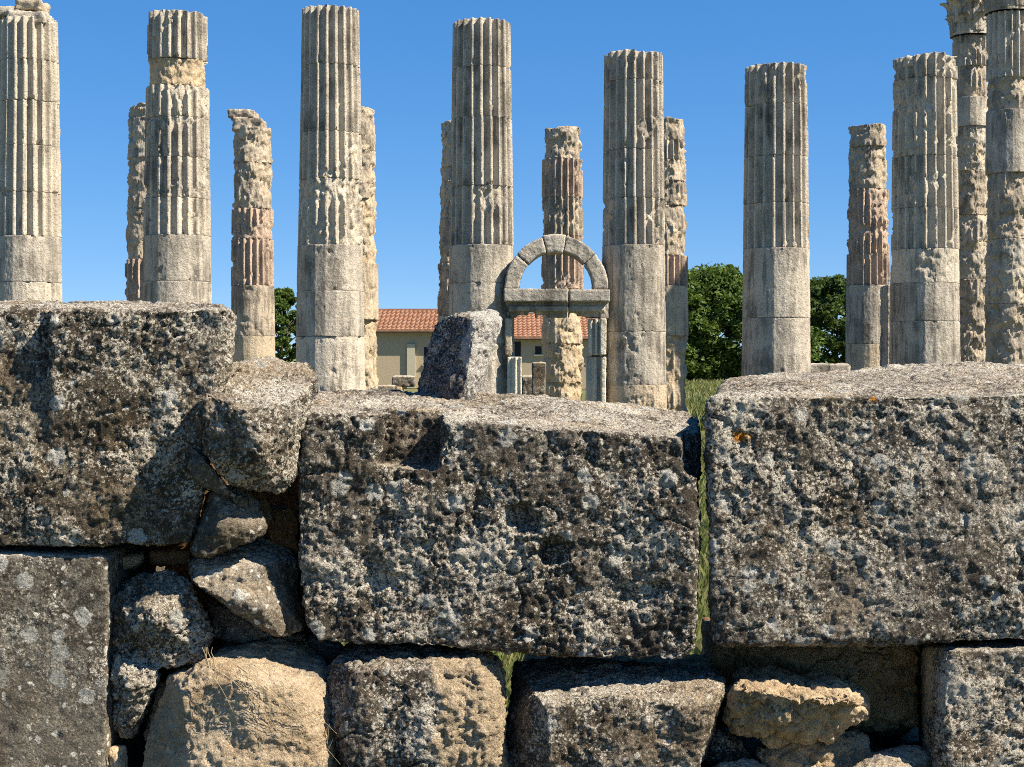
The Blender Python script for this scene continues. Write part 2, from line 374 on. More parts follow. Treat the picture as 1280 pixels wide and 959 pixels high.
# --- the three big upper blocks
stone('wall_block', 'large brown grey squared block at upper left with a shadowed vertical step in its face', 'stone block', M['wall_left'],
      [P((-300, 388, 3.67), (282, 386, 3.67), (292, 393, 3.69), (290, 440, 3.69), (268, 500, 3.68), (247, 590, 3.67), (240, 684, 3.67), (-300, 688, 3.67),
         (-260, 380, 4.35), (272, 379, 4.25), (262, 384, 4.35), (284, 400, 4.1), (250, 560, 4.35), (246, 640, 4.35), (-260, 640, 4.35))],
      cuts=[P((-500, 300, 3.4), (60, 300, 3.4), (60, 545, 3.4), (-500, 575, 3.4), (-500, 300, 3.74), (63, 300, 3.74), (65, 490, 3.74), (-500, 515, 3.74), (63, 540, 3.66), (-500, 560, 3.66), (63, 300, 4.6), (-500, 300, 4.6), (63, 370, 4.6), (-500, 370, 4.6))] if False else
           [P((-500, 340, 3.4), (58, 340, 3.4), (62, 590, 3.4), (62, 590, 3.66), (-500, 640, 3.4), (-500, 640, 3.66), (-500, 340, 3.718), (61, 340, 3.718), (63, 440, 3.718), (-500, 470, 3.718))],
      voxel=0.0047, smooth=7, rough=1.0, pit=0.8, seed=1, group=GA)
stone('wall_block', 'large pitted middle block with a square pocket cut into its top front edge', 'stone block', M['wall'],
      [block([(380, 512), (470, 516), (560, 530), (700, 538), (862, 546), (872, 560), (873, 615), (869, 812), (852, 827), (830, 828), (703, 817), (560, 803), (400, 804), (382, 786), (375, 740), (373, 600)], 3.70, 0.82,
             [(396, 487, 4.5), (640, 492, 4.5), (862, 512, 4.5)]),
       P((790, 540, 3.93), (874, 538, 3.93), (877, 592, 3.93), (868, 612, 3.93), (790, 612, 3.93), (790, 522, 4.45), (872, 520, 4.4), (872, 590, 4.4), (790, 590, 4.45))],
      cuts=[P((468, 586, 3.5), (548, 592, 3.5), (552, 540, 3.5), (556, 430, 3.5), (520, 430, 3.5), (486, 525, 3.5),
              (474, 576, 3.86), (546, 580, 3.86), (550, 530, 3.86), (552, 430, 3.86), (524, 430, 3.86), (490, 520, 3.86)),
            P((853, 400, 3.4), (960, 400, 3.4), (960, 600, 3.4), (858, 590, 3.4), (853, 400, 3.95), (960, 400, 3.95), (960, 606, 3.9), (856, 592, 3.9))],
      voxel=0.0047, smooth=6, rough=1.1, pit=1.15, seed=2, dents=[(655, 650, 3.7, 0.055, 0.06, 0.035), (690, 690, 3.7, 0.05, 0.035, 0.03), (600, 640, 3.7, 0.03, 0.05, 0.02), (800, 740, 3.7, 0.08, 0.05, 0.022), (735, 555, 3.7, 0.03, 0.05, 0.015), (470, 730, 3.7, 0.05, 0.08, 0.02)], group=GA)
stone('wall_block', 'large smooth edged block at upper right with orange lichen spots and a pale sloping top', 'stone block', M['wall_right'],
      [P((882, 504, 3.7), (889, 495, 3.7), (1000, 500, 3.7), (1150, 500, 3.7), (1270, 492, 3.7), (1560, 496, 3.7), (1560, 803, 3.7), (1250, 803, 3.7), (1000, 806, 3.7), (900, 808, 3.7), (889, 804, 3.7), (886, 700, 3.7),
         (908, 474, 4.35), (960, 464, 4.4), (1236, 452, 4.4), (1256, 458, 4.4), (1500, 470, 4.4), (896, 500, 4.2), (900, 740, 4.3), (905, 748, 4.4), (1500, 748, 4.4))],
      voxel=0.0047, smooth=6, rough=0.9, pit=0.8, seed=3, spots=[(925, 545, 3.7, 0.035), (940, 546, 3.7, 0.015), (1094, 500, 3.69, 0.022), (1040, 497, 3.69, 0.014)], group=GA)
stone('wall_block', 'smooth dark grey block in the lower left corner below the brown block', 'stone block', M['smooth_grey'],
      [block([(-300, 692), (128, 694), (137, 700), (134, 800), (130, 1040), (-300, 1040)], 3.682, 0.6)],
      voxel=0.006, smooth=5, rough=0.45, pit=0.25, big=0.6, seed=4, group=GA)
stone('wall_block', 'rough grey block in the lower right corner with a tan inner side', 'stone block', M['half_tan'] if False else M['rubble'],
      [P((1183, 812, 3.7), (1500, 808, 3.7), (1500, 1050, 3.7), (1174, 1050, 3.7), (1178, 900, 3.7), (1159, 806, 3.85), (1160, 1050, 3.85), (1150, 800, 4.3), (1150, 1040, 4.3), (1400, 780, 4.3), (1400, 1000, 4.3))],
      voxel=0.006, smooth=6, rough=1.0, pit=0.9, seed=5, group=GA)
# --- rubble
stone('rubble_stone', 'rounded pale topped stone wedged between the brown left block and the pocketed block', 'stone', M['rubble'],
      [P((285, 457, 4.0), (340, 447, 4.05), (388, 453, 4.02), (402, 468, 3.9), (254, 488, 3.60), (305, 512, 3.55), (372, 498, 3.62), (240, 502, 3.62), (246, 535, 3.60),
         (384, 512, 3.75), (262, 574, 3.60), (290, 609, 3.64), (345, 619, 3.68), (366, 612, 3.7), (378, 560, 3.72), (325, 570, 3.57), (292, 590, 4.0), (358, 600, 4.0))],
      voxel=0.0047, smooth=6, rough=1.4, pit=1.2, big=1.3, seed=6, group=GR)
stone('rubble_stone', 'thin grey sliver of stone under the rounded pale topped stone', 'stone', M['dull'],
      [P((235, 548, 3.655), (262, 580, 3.625), (304, 628, 3.655), (242, 611, 3.655), (232, 582, 3.635), (240, 560, 3.855), (304, 626, 3.855), (242, 612, 3.855))], voxel=0.005, smooth=5, seed=7, group=GR)
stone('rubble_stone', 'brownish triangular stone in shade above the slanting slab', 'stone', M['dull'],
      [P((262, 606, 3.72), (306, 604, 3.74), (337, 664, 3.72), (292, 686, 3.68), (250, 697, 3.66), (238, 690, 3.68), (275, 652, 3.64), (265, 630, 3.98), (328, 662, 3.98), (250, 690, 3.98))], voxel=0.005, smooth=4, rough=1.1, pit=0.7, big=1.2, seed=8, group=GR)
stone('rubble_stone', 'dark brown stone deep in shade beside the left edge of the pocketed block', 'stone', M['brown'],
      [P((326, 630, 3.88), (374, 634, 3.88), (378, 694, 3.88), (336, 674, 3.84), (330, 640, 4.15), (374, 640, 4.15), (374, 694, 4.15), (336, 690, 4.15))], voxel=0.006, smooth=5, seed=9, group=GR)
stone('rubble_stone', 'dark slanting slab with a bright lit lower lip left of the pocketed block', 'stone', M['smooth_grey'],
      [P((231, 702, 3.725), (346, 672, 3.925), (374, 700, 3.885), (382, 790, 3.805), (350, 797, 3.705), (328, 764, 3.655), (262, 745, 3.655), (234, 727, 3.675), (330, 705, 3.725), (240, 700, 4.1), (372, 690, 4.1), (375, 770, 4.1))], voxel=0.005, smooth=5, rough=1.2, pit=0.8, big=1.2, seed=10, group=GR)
stone('rubble_stone', 'black and white crusted stone with a narrow foot beside the smooth dark block', 'stone', M['speckled'],
      [P((136, 742, 3.735), (176, 709, 3.755), (216, 713, 3.755), (243, 740, 3.735), (264, 792, 3.725), (257, 826, 3.715), (205, 838, 3.715), (136, 815, 3.735), (190, 770, 3.645), (150, 760, 3.695), (150, 740, 4.000), (240, 745, 4.000), (250, 820, 4.000)),
       P((136, 790, 3.725), (205, 832, 3.715), (191, 874, 3.715), (168, 922, 3.735), (134, 914, 3.755), (121, 868, 3.755), (160, 850, 3.660), (140, 800, 4.000), (190, 870, 4.000), (150, 915, 4.000))], voxel=0.0047, smooth=5, rough=1.7, pit=1.6, big=1.4, seed=11, group=GR)
stone('rubble_stone', 'big broken tan stone with dry grass on it at the bottom left', 'stone', M['tan'],
      [P((160, 1010, 3.68), (203, 842, 3.74), (262, 818, 3.66), (292, 795, 4.0), (382, 788, 4.0), (407, 830, 3.82), (415, 880, 3.72), (418, 1010, 3.7), (222, 862, 3.62), (300, 846, 3.60), (372, 860, 3.61), (400, 895, 3.63), (250, 1010, 3.56), (390, 1010, 3.56), (200, 1000, 4.2), (400, 1000, 4.2))], voxel=0.005, smooth=6, rough=1.0, pit=0.6, big=1.6, lump=0.2, seed=12, group=GR)
stone('rubble_stone', 'small cream stone at the bottom edge under the black and white crusted stone', 'stone', M['ochre'],
      [P((134, 934, 3.72), (160, 928, 3.74), (166, 1000, 3.72), (134, 1000, 3.72), (148, 960, 3.68), (140, 930, 3.9), (160, 930, 3.9), (160, 1000, 3.9))], voxel=0.005, smooth=6, rough=0.6, pit=0.2, seed=13, group=GR)
stone('rubble_stone', 'small tan chip in the joint below the brown grey block', 'stone', M['ochre'],
      [P((140, 694, 3.82), (182, 690, 3.84), (180, 704, 3.82), (150, 714, 3.82), (142, 712, 3.82), (142, 690, 4.05), (180, 690, 4.05), (160, 712, 4.05))], voxel=0.005, smooth=4, rough=0.6, pit=0.2, seed=14, group=GR)
stone('rubble_stone', 'flat brown stone in the shaded joint right of the small tan chip', 'stone', M['brown'],
      [P((184, 690, 3.85), (238, 686, 3.85), (238, 706, 3.85), (190, 708, 3.85), (186, 690, 4.1), (238, 690, 4.1), (238, 708, 4.1), (190, 708, 4.1))], voxel=0.006, smooth=4, seed=15, group=GR)
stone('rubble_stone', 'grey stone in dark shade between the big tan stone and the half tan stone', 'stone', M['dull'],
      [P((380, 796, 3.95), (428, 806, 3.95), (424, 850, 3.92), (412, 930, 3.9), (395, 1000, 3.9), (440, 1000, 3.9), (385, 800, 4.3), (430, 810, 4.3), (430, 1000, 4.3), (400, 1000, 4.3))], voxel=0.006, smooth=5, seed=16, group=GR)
stone('rubble_stone', 'squarish stone with black lichen left and fresh tan right, under the pocketed block', 'stone', M['half_tan'],
      [P((404, 875, 3.74), (416, 826, 3.76), (460, 810, 3.84), (592, 810, 3.84), (627, 830, 3.8), (633, 872, 3.76), (634, 1010, 3.72), (418, 1010, 3.72), (448, 838, 3.64), (596, 832, 3.65), (618, 880, 3.63), (612, 1010, 3.62), (428, 900, 3.63), (450, 1010, 3.62), (440, 798, 4.2), (540, 806, 4.2), (600, 818, 4.2), (600, 1010, 4.2), (440, 1010, 4.2))],
      voxel=0.0047, smooth=6, rough=1.2, pit=1.0, big=1.4, seed=17, group=GR)
stone('rubble_stone', 'wide grey stone with a shaded flat top below the right half of the pocketed block', 'stone', M['rubble'],
      [P((632, 905, 3.82), (640, 824, 4.08), (740, 820, 4.12), (896, 830, 4.05), (908, 848, 3.8), (668, 868, 3.66), (760, 866, 3.62), (906, 856, 3.68), (631, 1010, 3.74), (680, 884, 3.61), (890, 880, 3.60), (872, 950, 3.62), (850, 1010, 3.64), (690, 1010, 3.6), (660, 1010, 4.1), (860, 1010, 4.1))],
      voxel=0.005, smooth=6, rough=1.2, pit=0.9, big=1.3, seed=18, group=GR)
stone('rubble_stone', 'lumpy golden stone jutting out under the orange spotted block', 'stone', M['ochre'],
      [P((906, 862, 3.80), (930, 834, 3.98), (1020, 838, 3.98), (1082, 868, 3.82), (1088, 896, 3.76), (1045, 930, 3.74), (962, 938, 3.70), (910, 905, 3.70), (926, 858, 3.60), (1000, 872, 3.57), (1068, 872, 3.60), (980, 915, 3.60), (940, 850, 4.2), (1070, 870, 4.2), (1000, 920, 4.2))],
      voxel=0.005, smooth=6, rough=0.95, pit=1.0, big=1.8, lump=1.0, seed=19, group=GR)
stone('rubble_stone', 'narrow tan upright stone in the joint beside the rough lower right block', 'stone', M['ochre'],
      [P((1159, 808, 3.83), (1183, 810, 3.76), (1180, 900, 3.74), (1175, 1030, 3.74), (1158, 1030, 3.83), (1150, 808, 4.1), (1180, 808, 4.1), (1180, 1030, 4.1), (1150, 1030, 4.1))], voxel=0.005, smooth=4, rough=0.6, pit=0.3, big=0.4, seed=24, group=GR)
stone('rubble_stone', 'layered tan ledge of stone below the lumpy golden stone', 'stone', M['ochre'],
      [P((948, 934, 3.80), (1080, 916, 3.86), (1092, 950, 3.84), (1000, 1000, 3.76), (940, 1000, 3.78), (960, 930, 4.2), (1080, 920, 4.2), (1080, 1000, 4.2), (950, 1000, 4.2))], voxel=0.005, smooth=5, rough=1.1, pit=0.7, lump=0.6, strata=0.8, seed=20, group=GR)
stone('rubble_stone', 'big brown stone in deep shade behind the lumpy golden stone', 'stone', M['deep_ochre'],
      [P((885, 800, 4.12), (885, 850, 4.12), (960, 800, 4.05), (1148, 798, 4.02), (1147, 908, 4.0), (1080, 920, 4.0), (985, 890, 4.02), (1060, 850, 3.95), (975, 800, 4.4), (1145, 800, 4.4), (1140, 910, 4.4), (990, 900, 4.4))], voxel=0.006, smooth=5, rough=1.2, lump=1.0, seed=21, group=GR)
stone('rubble_stone', 'pale grey stone just showing at the bottom edge left of the layered tan ledge', 'stone', M['rubble'],
      [P((872, 970, 3.72), (900, 952, 3.68), (940, 949, 3.68), (968, 968, 3.72), (970, 1040, 3.7), (870, 1040, 3.7), (920, 985, 3.6), (890, 960, 4.0), (950, 960, 4.0), (950, 1040, 4.0), (880, 1040, 4.0))], voxel=0.005, smooth=5, rough=1.2, seed=22, group=GR)
stone('rubble_stone', 'rounded grey stone at the bottom edge beside the rough lower right block', 'stone', M['smooth_grey'],
      [P((1062, 968, 3.74), (1096, 940, 3.76), (1140, 932, 3.8), (1170, 944, 3.8), (1174, 1040, 3.74), (1060, 1040, 3.72), (1110, 975, 3.64), (1080, 950, 4.1), (1168, 945, 4.1), (1160, 1040, 4.1))], voxel=0.005, smooth=6, rough=0.9, seed=23, group=GR)
for lab, m_, pts, sd in [
    ('small dark stone filling the hole right of the brownish triangular stone', 'brown', [(300, 612, 3.82), (330, 612, 3.84), (342, 650, 3.82), (322, 668, 3.8), (306, 630, 3.8), (305, 612, 4.0), (340, 640, 4.0), (322, 664, 4.0)], 91),
    ('angular brown stone in the dark hole under the slanting slab', 'dull', [(258, 752, 3.84), (300, 762, 3.86), (345, 796, 3.86), (300, 806, 3.82), (264, 800, 3.82), (262, 756, 4.1), (340, 796, 4.1), (270, 804, 4.1)], 92),
    ('small tan wedge stone between the big tan stone and the crusted stone', 'tan', [(196, 858, 3.80), (214, 842, 3.82), (226, 862, 3.80), (186, 930, 3.78), (176, 925, 3.78), (205, 850, 4.0), (190, 925, 4.0)], 93),
    ('small grey wedge stone low between the wide grey stone and the lumpy golden stone', 'rubble', [(872, 905, 3.84), (915, 912, 3.84), (940, 946, 3.82), (880, 956, 3.8), (900, 930, 3.76), (880, 908, 4.1), (930, 940, 4.1), (880, 950, 4.1)], 94)]:
    stone('rubble_stone', lab, 'stone', M[m_], [P(*pts)], voxel=0.005, smooth=3, rough=1.2, pit=0.8, big=1.2, seed=sd, group=GR)
# --- second face of the wall, seen only as darkness in the joints, and the course below the picture
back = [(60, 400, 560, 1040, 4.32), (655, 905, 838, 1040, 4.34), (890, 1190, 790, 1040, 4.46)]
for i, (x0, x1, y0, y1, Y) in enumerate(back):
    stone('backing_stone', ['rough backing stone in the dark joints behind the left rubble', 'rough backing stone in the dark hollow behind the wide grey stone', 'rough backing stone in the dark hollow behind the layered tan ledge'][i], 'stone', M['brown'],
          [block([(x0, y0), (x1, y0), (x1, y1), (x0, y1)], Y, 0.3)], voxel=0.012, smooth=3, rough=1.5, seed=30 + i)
for i, (x0, x1) in enumerate([(-2.0, -0.95), (-0.93, 0.1), (0.12, 1.05), (1.07, 2.0)]):
    stone('foundation_block', 'grey foundation block under the wall, below the picture', 'stone block', M['smooth_grey'],
          [[np.array((x, y, z)) for x in (x0, x1) for y in (3.62, 4.5) for z in (-0.05, zat(1002, 3.7))]], voxel=0.02, smooth=2, seed=40 + i, group='foundation blocks below the wall')
# --- the leaning block on top of the wall
stone('leaning_block', 'small black and white broken block leaning on top of the wall', 'stone block', M['black_white'],
      [P((512, 512, 4.42), (550, 516, 4.30), (575, 520, 4.25), (592, 516, 4.31), (570, 508, 4.48), (542, 402, 4.41), (566, 391, 4.36), (596, 398, 4.29), (602, 388, 4.40), (622, 387, 4.41), (630, 399, 4.37), (532, 440, 4.42), (612, 445, 4.34))],
      voxel=0.004, smooth=4, rough=0.9, pit=0.9, big=0.8, seed=50)

# ------------------------------------------------------------------ columns
NF = 20
def flute(th):
    u = (th / (2 * math.pi) * NF) % 1.0
    t = np.abs(u - 0.5) / 0.385
    return np.sqrt(np.clip(1 - t * t, 0, 1))
def drum(root, name, z0, z1, Rf, style, seed, mat, nth=240, dz=0.03, worn=0.0, jag=0.0, fd=0.085, ph=0.0, lean=0.0):
    rg = np.random.RandomState(seed)
    k = max(3, int((z1 - z0) / dz))
    zs = np.concatenate([[z0 + 0.002, z0 + 0.008, z0 + 0.018], np.linspace(z0 + 0.03, z1 - 0.03, k), [z1 - 0.018, z1 - 0.008, z1 - 0.002]])
    th = np.arange(nth) / nth * 2 * math.pi
    Z, T = np.meshgrid(zs, th, indexing='ij'); sh = Z.shape
    Rz = Rf(Z)
    X0, Y0 = Rz * np.cos(T), Rz * np.sin(T)
    Q = np.stack([X0.ravel(), Y0.ravel(), Z.ravel()], 1) + np.array([seed * 1.37, seed * 0.71, seed * 0.29])
    n1 = fbm(Q * 2.1, 3).reshape(sh); n2 = fbm(Q * 7.5 + 3, 4, 0.55).reshape(sh); n3 = fbm(Q * 24 + 8, 2, 0.6).reshape(sh)
    fl = flute(T + ph)
    a = math.pi / NF
    poly = math.cos(a) / np.cos(((T + ph) % (2 * a)) - a)
    e = np.minimum(Z - z0, z1 - Z)
    ero = np.zeros(sh)
    if style == 'fluted':
        endfl = 1.0
        r = Rz - fd * fl * endfl
        ero += np.clip(n2 - 0.38, 0, 1) * 0.16 * (1 - fl) + np.clip(n1 - 0.6, 0, 1) * 0.06
        if worn > 0:
            m = sstep(0.5 - worn, 0.62 - worn, n1 * 0.6 + n2 * 0.35 + 0.25)
            rough = Rz - 0.045 + 0.05 * n2 + 0.015 * n3
            r = r * (1 - m) + rough * m; ero = ero * (1 - m) + (0.03 + 0.05 * np.clip(-n2, 0, 1)) * m
            r_ = r
        r = r - ero * (0.6 if worn > 0 else 1.0)
    elif style == 'plain':
        r = Rz * (0.12 + 0.88 * poly) + 0.004 * n2
        ero += np.clip(n1 * 0.7 + n2 * 0.5 - 0.42 + worn * 0.5, 0, 1) * 0.11
        r = r - ero
    elif style == 'rough':
        w1, w2, wi = worley(np.stack([X0.ravel(), Y0.ravel(), Z.ravel() * 1.25], 1) * 2.9 + 0.35 * np.stack([n2.ravel(), n1.ravel(), n2.ravel()], 1) + seed, seed)
        fac = ((wi % 11) / 10.0).reshape(sh); edge = (w2 - w1).reshape(sh)
        r = Rz - 0.04 + 0.06 * n1 + 0.03 * n2 - 0.065 * fac * sstep(0.0, 0.12, edge) - 0.02 * sstep(0.08, 0.0, edge)
        lft = sstep(0.25, 0.45, n1 - 0.4 * fac + 0.2)
        r = r * (1 - 0.6 * lft) + 0.6 * lft * (Rz - 0.06 * fl)
        ero += 0.012 + 0.05 * fac * (n1 > -0.3) + 0.04 * np.clip(-n2, 0, 1)
    elif style == 'neck':
        r = Rz * 0.86 + 0.05 * n2 + 0.05 * n1; ero += 0.07
    r = r - (0.0025 if style == 'fluted' and worn < 0.2 else 0.005) * n3
    jd = 0.5 if style == 'plain' else 1.0
    r = r - jd * 0.0055 * np.exp(-(e / 0.009) ** 2) * (1 + 1.8 * n2) - jd * np.clip(n2 - 0.3, 0, 1) * 0.2 * np.exp(-(e / 0.06) ** 2)
    ero = ero + np.clip(n2 - 0.3, 0, 1) * 0.2 * np.exp(-(e / 0.055) ** 2)
    ox, oy = rg.uniform(-0.006, 0.006, 2)
    X = r * np.cos(T) + ox; Yc = r * np.sin(T) + oy; Zc = Z.copy()
    if jag:
        br = np.clip(fbm(np.stack([X.ravel() * 2.6, Yc.ravel() * 2.6, np.full(X.size, seed * 1.9)], 1), 3).reshape(sh) + 0.25, 0, 1.2)
        Zc -= jag * br * ((Z - z0) / (z1 - z0)) ** 3
    # caps
    rows = [(X, Yc, Zc)]
    def cap(zrow, fs, s):
        out = []
        xr, yr, zr = X[zrow], Yc[zrow], Zc[zrow]
        for f_ in fs:
            xx, yy = ox + (xr - ox) * f_, oy + (yr - oy) * f_
            nn = fbm(np.stack([xx * 5, yy * 5, np.full(nth, seed + 0.5)], 1), 3)
            zz = zr * f_ + zr.mean() * (1 - f_) + s * (0.02 * nn + (0.012 if jag == 0 else 0.05 * jag * 4 * nn) * (1 - f_))
            out.append((xx[None], yy[None], zz[None]))
        return out
    bot = cap(0, [0.02, 0.5], 0.2); top = cap(-1, [0.93, 0.8, 0.6, 0.35, 0.02], 1.0)
    seq = bot + rows + top
    VX = np.concatenate([s[0] for s in seq]); VY = np.concatenate([s[1] for s in seq]); VZ = np.concatenate([s[2] for s in seq])
    nr = VX.shape[0]
    V = np.stack([VX.ravel(), VY.ravel(), VZ.ravel()], 1)
    i, j = np.meshgrid(np.arange(nr - 1), np.arange(nth), indexing='ij')
    j2 = (j + 1) % nth
    Fq = np.stack([i * nth + j, i * nth + j2, (i + 1) * nth + j2, (i + 1) * nth + j], -1).reshape(-1, 4)
    me = mesh_np(name, V, Fq)
    wv = np.concatenate([np.full((len(bot), nth), 0.2), np.clip(ero / 0.06, 0, 1), np.full((len(top), nth), 0.35)])
    fattr(me, 'wear', wv)
    return link(name, me, mat, root)

def column(label, cx, Y, hw_top, hw_bot, segs, seed, group, ytop_hw=60, nth=336, dz=0.03, ph=None):
    """segs: list of (y_top_px, y_bottom_px or None for the ground, style, material, worn, jag)"""
    root = empty('column', (xat(cx, Y), Y, 0), label, 'column', group)
    zt, zb = zat(ytop_hw, Y), zat(440, Y)
    Rt, Rb = hw_top / F * Y, hw_bot / F * Y
    Rf = lambda z: Rb + (Rt - Rb) * np.clip((z - zb) / (zt - zb), -0.25, 1.3)
    rg = np.random.RandomState(seed)
    if ph is None: ph = rg.uniform(0, 0.3)
    for i, s in enumerate(segs):
        yt, yb, st, m = s[:4]; worn = s[4] if len(s) > 4 else 0.0; jag = s[5] if len(s) > 5 else 0.0
        z1 = zat(yt, Y); z0 = zat(yb, Y) if yb else -0.02
        nm = {'fluted': 'fluted_drum', 'plain': 'plain_drum', 'rough': 'broken_drum', 'neck': 'worn_neck'}[st]
        sc_ = s[6] if len(s) > 6 else 1.0
        drum(root, nm, z0, z1, (lambda z, k=sc_: Rf(z) * k), st, seed * 20 + i, M[m], nth, dz, worn, jag, ph=ph + rg.uniform(-0.012, 0.012))
    return root

D1, D2 = 25.0, 36.2
GF, GB = 'front row of fluted columns', 'rear row of eroded columns'
FL, PL, RG = 'fluted', 'plain', 'rough'
c1 = column('fluted column at the left edge with a broken capital on top', 36, D1, 36, 42,
       [(27, 79, FL, 'col', 0.05, 0.0), (79, 130, FL, 'col', 0.0), (130, 185, FL, 'col', 0.0), (185, 243, FL, 'col', 0.0), (243, 297, FL, 'col', 0.0), (297, 354, PL, 'col_plain', 0.0), (354, 430, PL, 'col', 0.1), (430, None, PL, 'col_plain', 0.2)], 3, GF)
column('fluted column with a narrow crumbled tan neck under its top drum', 222, D1, 38, 43.5,
       [(18, 78, FL, 'col_grey', 0.12, 0.06, 0.98), (78, 111, 'neck', 'col_tan', 0, 0.03), (111, 150, FL, 'col', 0.08), (150, 200, FL, 'col_grey', 0.02), (200, 250, FL, 'col_grey', 0.05), (250, 296, FL, 'col', 0.1), (296, 353, PL, 'col_plain', 0.0), (353, 430, PL, 'col_plain', 0.05), (430, None, PL, 'col_plain', 0.2)], 5, GF)
column('tall flat topped fluted column, chipped low on its right, second left of the arch', 413, D1, 36.5, 43,
       [(13, 85, FL, 'col_grey', 0.0, 0.02), (85, 168, FL, 'col_grey', 0.0), (168, 226, FL, 'col', 0.06), (226, 308, FL, 'col', 0.26), (308, 365, PL, 'col_plain', 0.0), (365, 421, PL, 'col_plain', 0.1), (421, 490, PL, 'col', 0.45), (490, None, PL, 'col_plain', 0.2)], 7, GF)
column('dark fluted column directly left of the stone arch', 602, D1, 36.5, 41.5,
       [(29, 88, FL, 'col_grey', 0.0, 0.02), (88, 150, FL, 'col_grey', 0.0), (150, 235, FL, 'col_grey', 0.0), (235, 308, FL, 'col_grey', 0.06), (308, 355, PL, 'col_plain', 0.12), (355, 430, PL, 'col_grey', 0.0), (430, None, PL, 'col_grey', 0.1)], 9, GF)
column('fluted column directly right of the stone arch with a crumbly top and battered tan foot', 792, D1, 36.5, 40.5,
       [(68, 104, FL, 'col_grey', 0.05, 0.07), (104, 190, FL, 'col_grey', 0.03), (190, 250, FL, 'col_grey', 0.0), (250, 308, FL, 'col_grey', 0.1), (308, 415, PL, 'col_plain', 0.3), (415, 481, PL, 'col_plain', 0.5), (481, None, PL, 'col_tan', 0.6)], 11, GF)
column('clean fluted column with a plain smooth lower shaft between two green trees', 970, D1, 38, 42.5,
       [(84, 134, FL, 'col_grey', 0.03, 0.03), (134, 198, FL, 'col_grey', 0.0), (198, 256, FL, 'col_grey', 0.0), (256, 312, FL, 'col', 0.04), (312, 398, PL, 'col_grey', -0.2), (398, 470, PL, 'col_plain', -0.1), (470, None, PL, 'col_plain', 0.1)], 13, GF)
column('fluted column with a broken ring and lumpy cap, left of the columns with capitals', 1156, D1, 38, 43,
       [(72, 102, FL, 'col_grey', 0.15, 0.10, 1.02), (102, 198, FL, 'col', 0.16), (198, 262, FL, 'col', 0.02), (262, 313, FL, 'col', 0.05), (313, 355, PL, 'col', 0.75), (355, 402, PL, 'col_plain', 0.0), (402, None, PL, 'col_plain', 0.1)], 15, GF)
# rear row
def rear(label, cx, ytop, segs, seed, hw_t=25.0, hw_b=27.5, Y=D2, group=GB):
    return column(label, cx, Y, hw_t, hw_b, segs, seed, group, ytop_hw=150, nth=216, dz=0.035)
rear('eroded column just peeking out behind the right side of the leftmost column', 50, 142, [(142, 200, RG, 'col_rear', 0, 0.1), (200, 270, RG, 'col_rear'), (270, 330, RG, 'col_rear'), (330, 400, RG, 'col_tan'), (400, None, PL, 'col_tan', 0.4)], 21)
rear('dark eroded column behind the left side of the crumbled neck column', 183, 130, [(131, 150, RG, 'col_rear', 0, 0.1, 0.9), (150, 200, RG, 'col_grey'), (200, 262, RG, 'col_rear'), (262, 325, RG, 'col_rear'), (325, 395, FL, 'col_pink', 0.25), (395, None, PL, 'col_tan', 0.4)], 23)
r2 = rear('eroded column with a stepped broken top standing clear between two taller front columns', 316, 137, [(159, 205, RG, 'col_rear', 0, 0.12), (205, 262, RG, 'col_rear'), (262, 300, FL, 'col_pink', 0.32), (300, 358, FL, 'col_pink', 0.12), (358, 420, PL, 'col_rear', 0.55), (420, None, PL, 'col_tan', 0.5)], 25)
rear('pale crumbling column peeking out behind the tallest whole front column', 446, 135, [(136, 190, RG, 'col_rear', 0, 0.1), (190, 250, RG, 'col_rear'), (250, 330, RG, 'col_tan'), (330, 400, PL, 'col_tan', 0.5), (400, None, RG, 'col_tan')], 27)
rear('dark eroded column peeking out behind the left side of the dark front column', 574, 152, [(153, 210, RG, 'col_grey', 0, 0.08), (210, 275, RG, 'col_grey'), (275, 330, RG, 'col_rear'), (330, 395, FL, 'col_pink', 0.2), (395, None, PL, 'col_rear', 0.3)], 29)
rear('reddish fluted column seen behind and through the stone arch', 703, 158, [(160, 200, RG, 'col_rear', 0, 0.1), (200, 248, FL, 'col_pink', 0.1), (248, 296, FL, 'col_rear', 0.3), (296, 362, FL, 'col_pink', 0.1), (362, 430, RG, 'col_tan'), (430, 478, RG, 'col_tan'), (478, None, RG, 'col_tan')], 31)
rear('knobbly column of rounded broken drums behind the column right of the arch', 833, 148, [(149, 178, RG, 'col_rear', 0, 0.08), (178, 202, FL, 'col_rear', 0.3), (202, 228, RG, 'col_rear'), (228, 258, FL, 'col_rear', 0.3), (258, 320, RG, 'col_rear'), (320, 358, FL, 'col_pink', 0.05), (358, 420, PL, 'col_tan', 0.45), (420, None, RG, 'col_tan')], 33)
rear('eroded column with a battered cross shaped break near its top, right of the second tree', 1085, 156, [(157, 185, RG, 'col_rear', 0, 0.07), (185, 238, RG, 'col_rear'), (238, 318, FL, 'col_pink', 0.34), (318, 357, FL, 'col_pink', 0.1), (357, 430, PL, 'col_plain', 0.3), (430, None, PL, 'col_tan', 0.2)], 35)
GC = 'columns still carrying their capitals'
k1 = rear('dark eroded column with a leafy capital, half hidden at the right edge', 1213, 45, [(47, 85, FL, 'col_grey', 0.22), (85, 124, RG, 'col_rear'), (124, 160, PL, 'col_grey', 0.4), (160, 215, RG, 'col_grey'), (215, 270, RG, 'col_rear'), (270, 350, RG, 'col_grey'), (350, None, RG, 'col_rear')], 37, 23, 27, D2, GC)
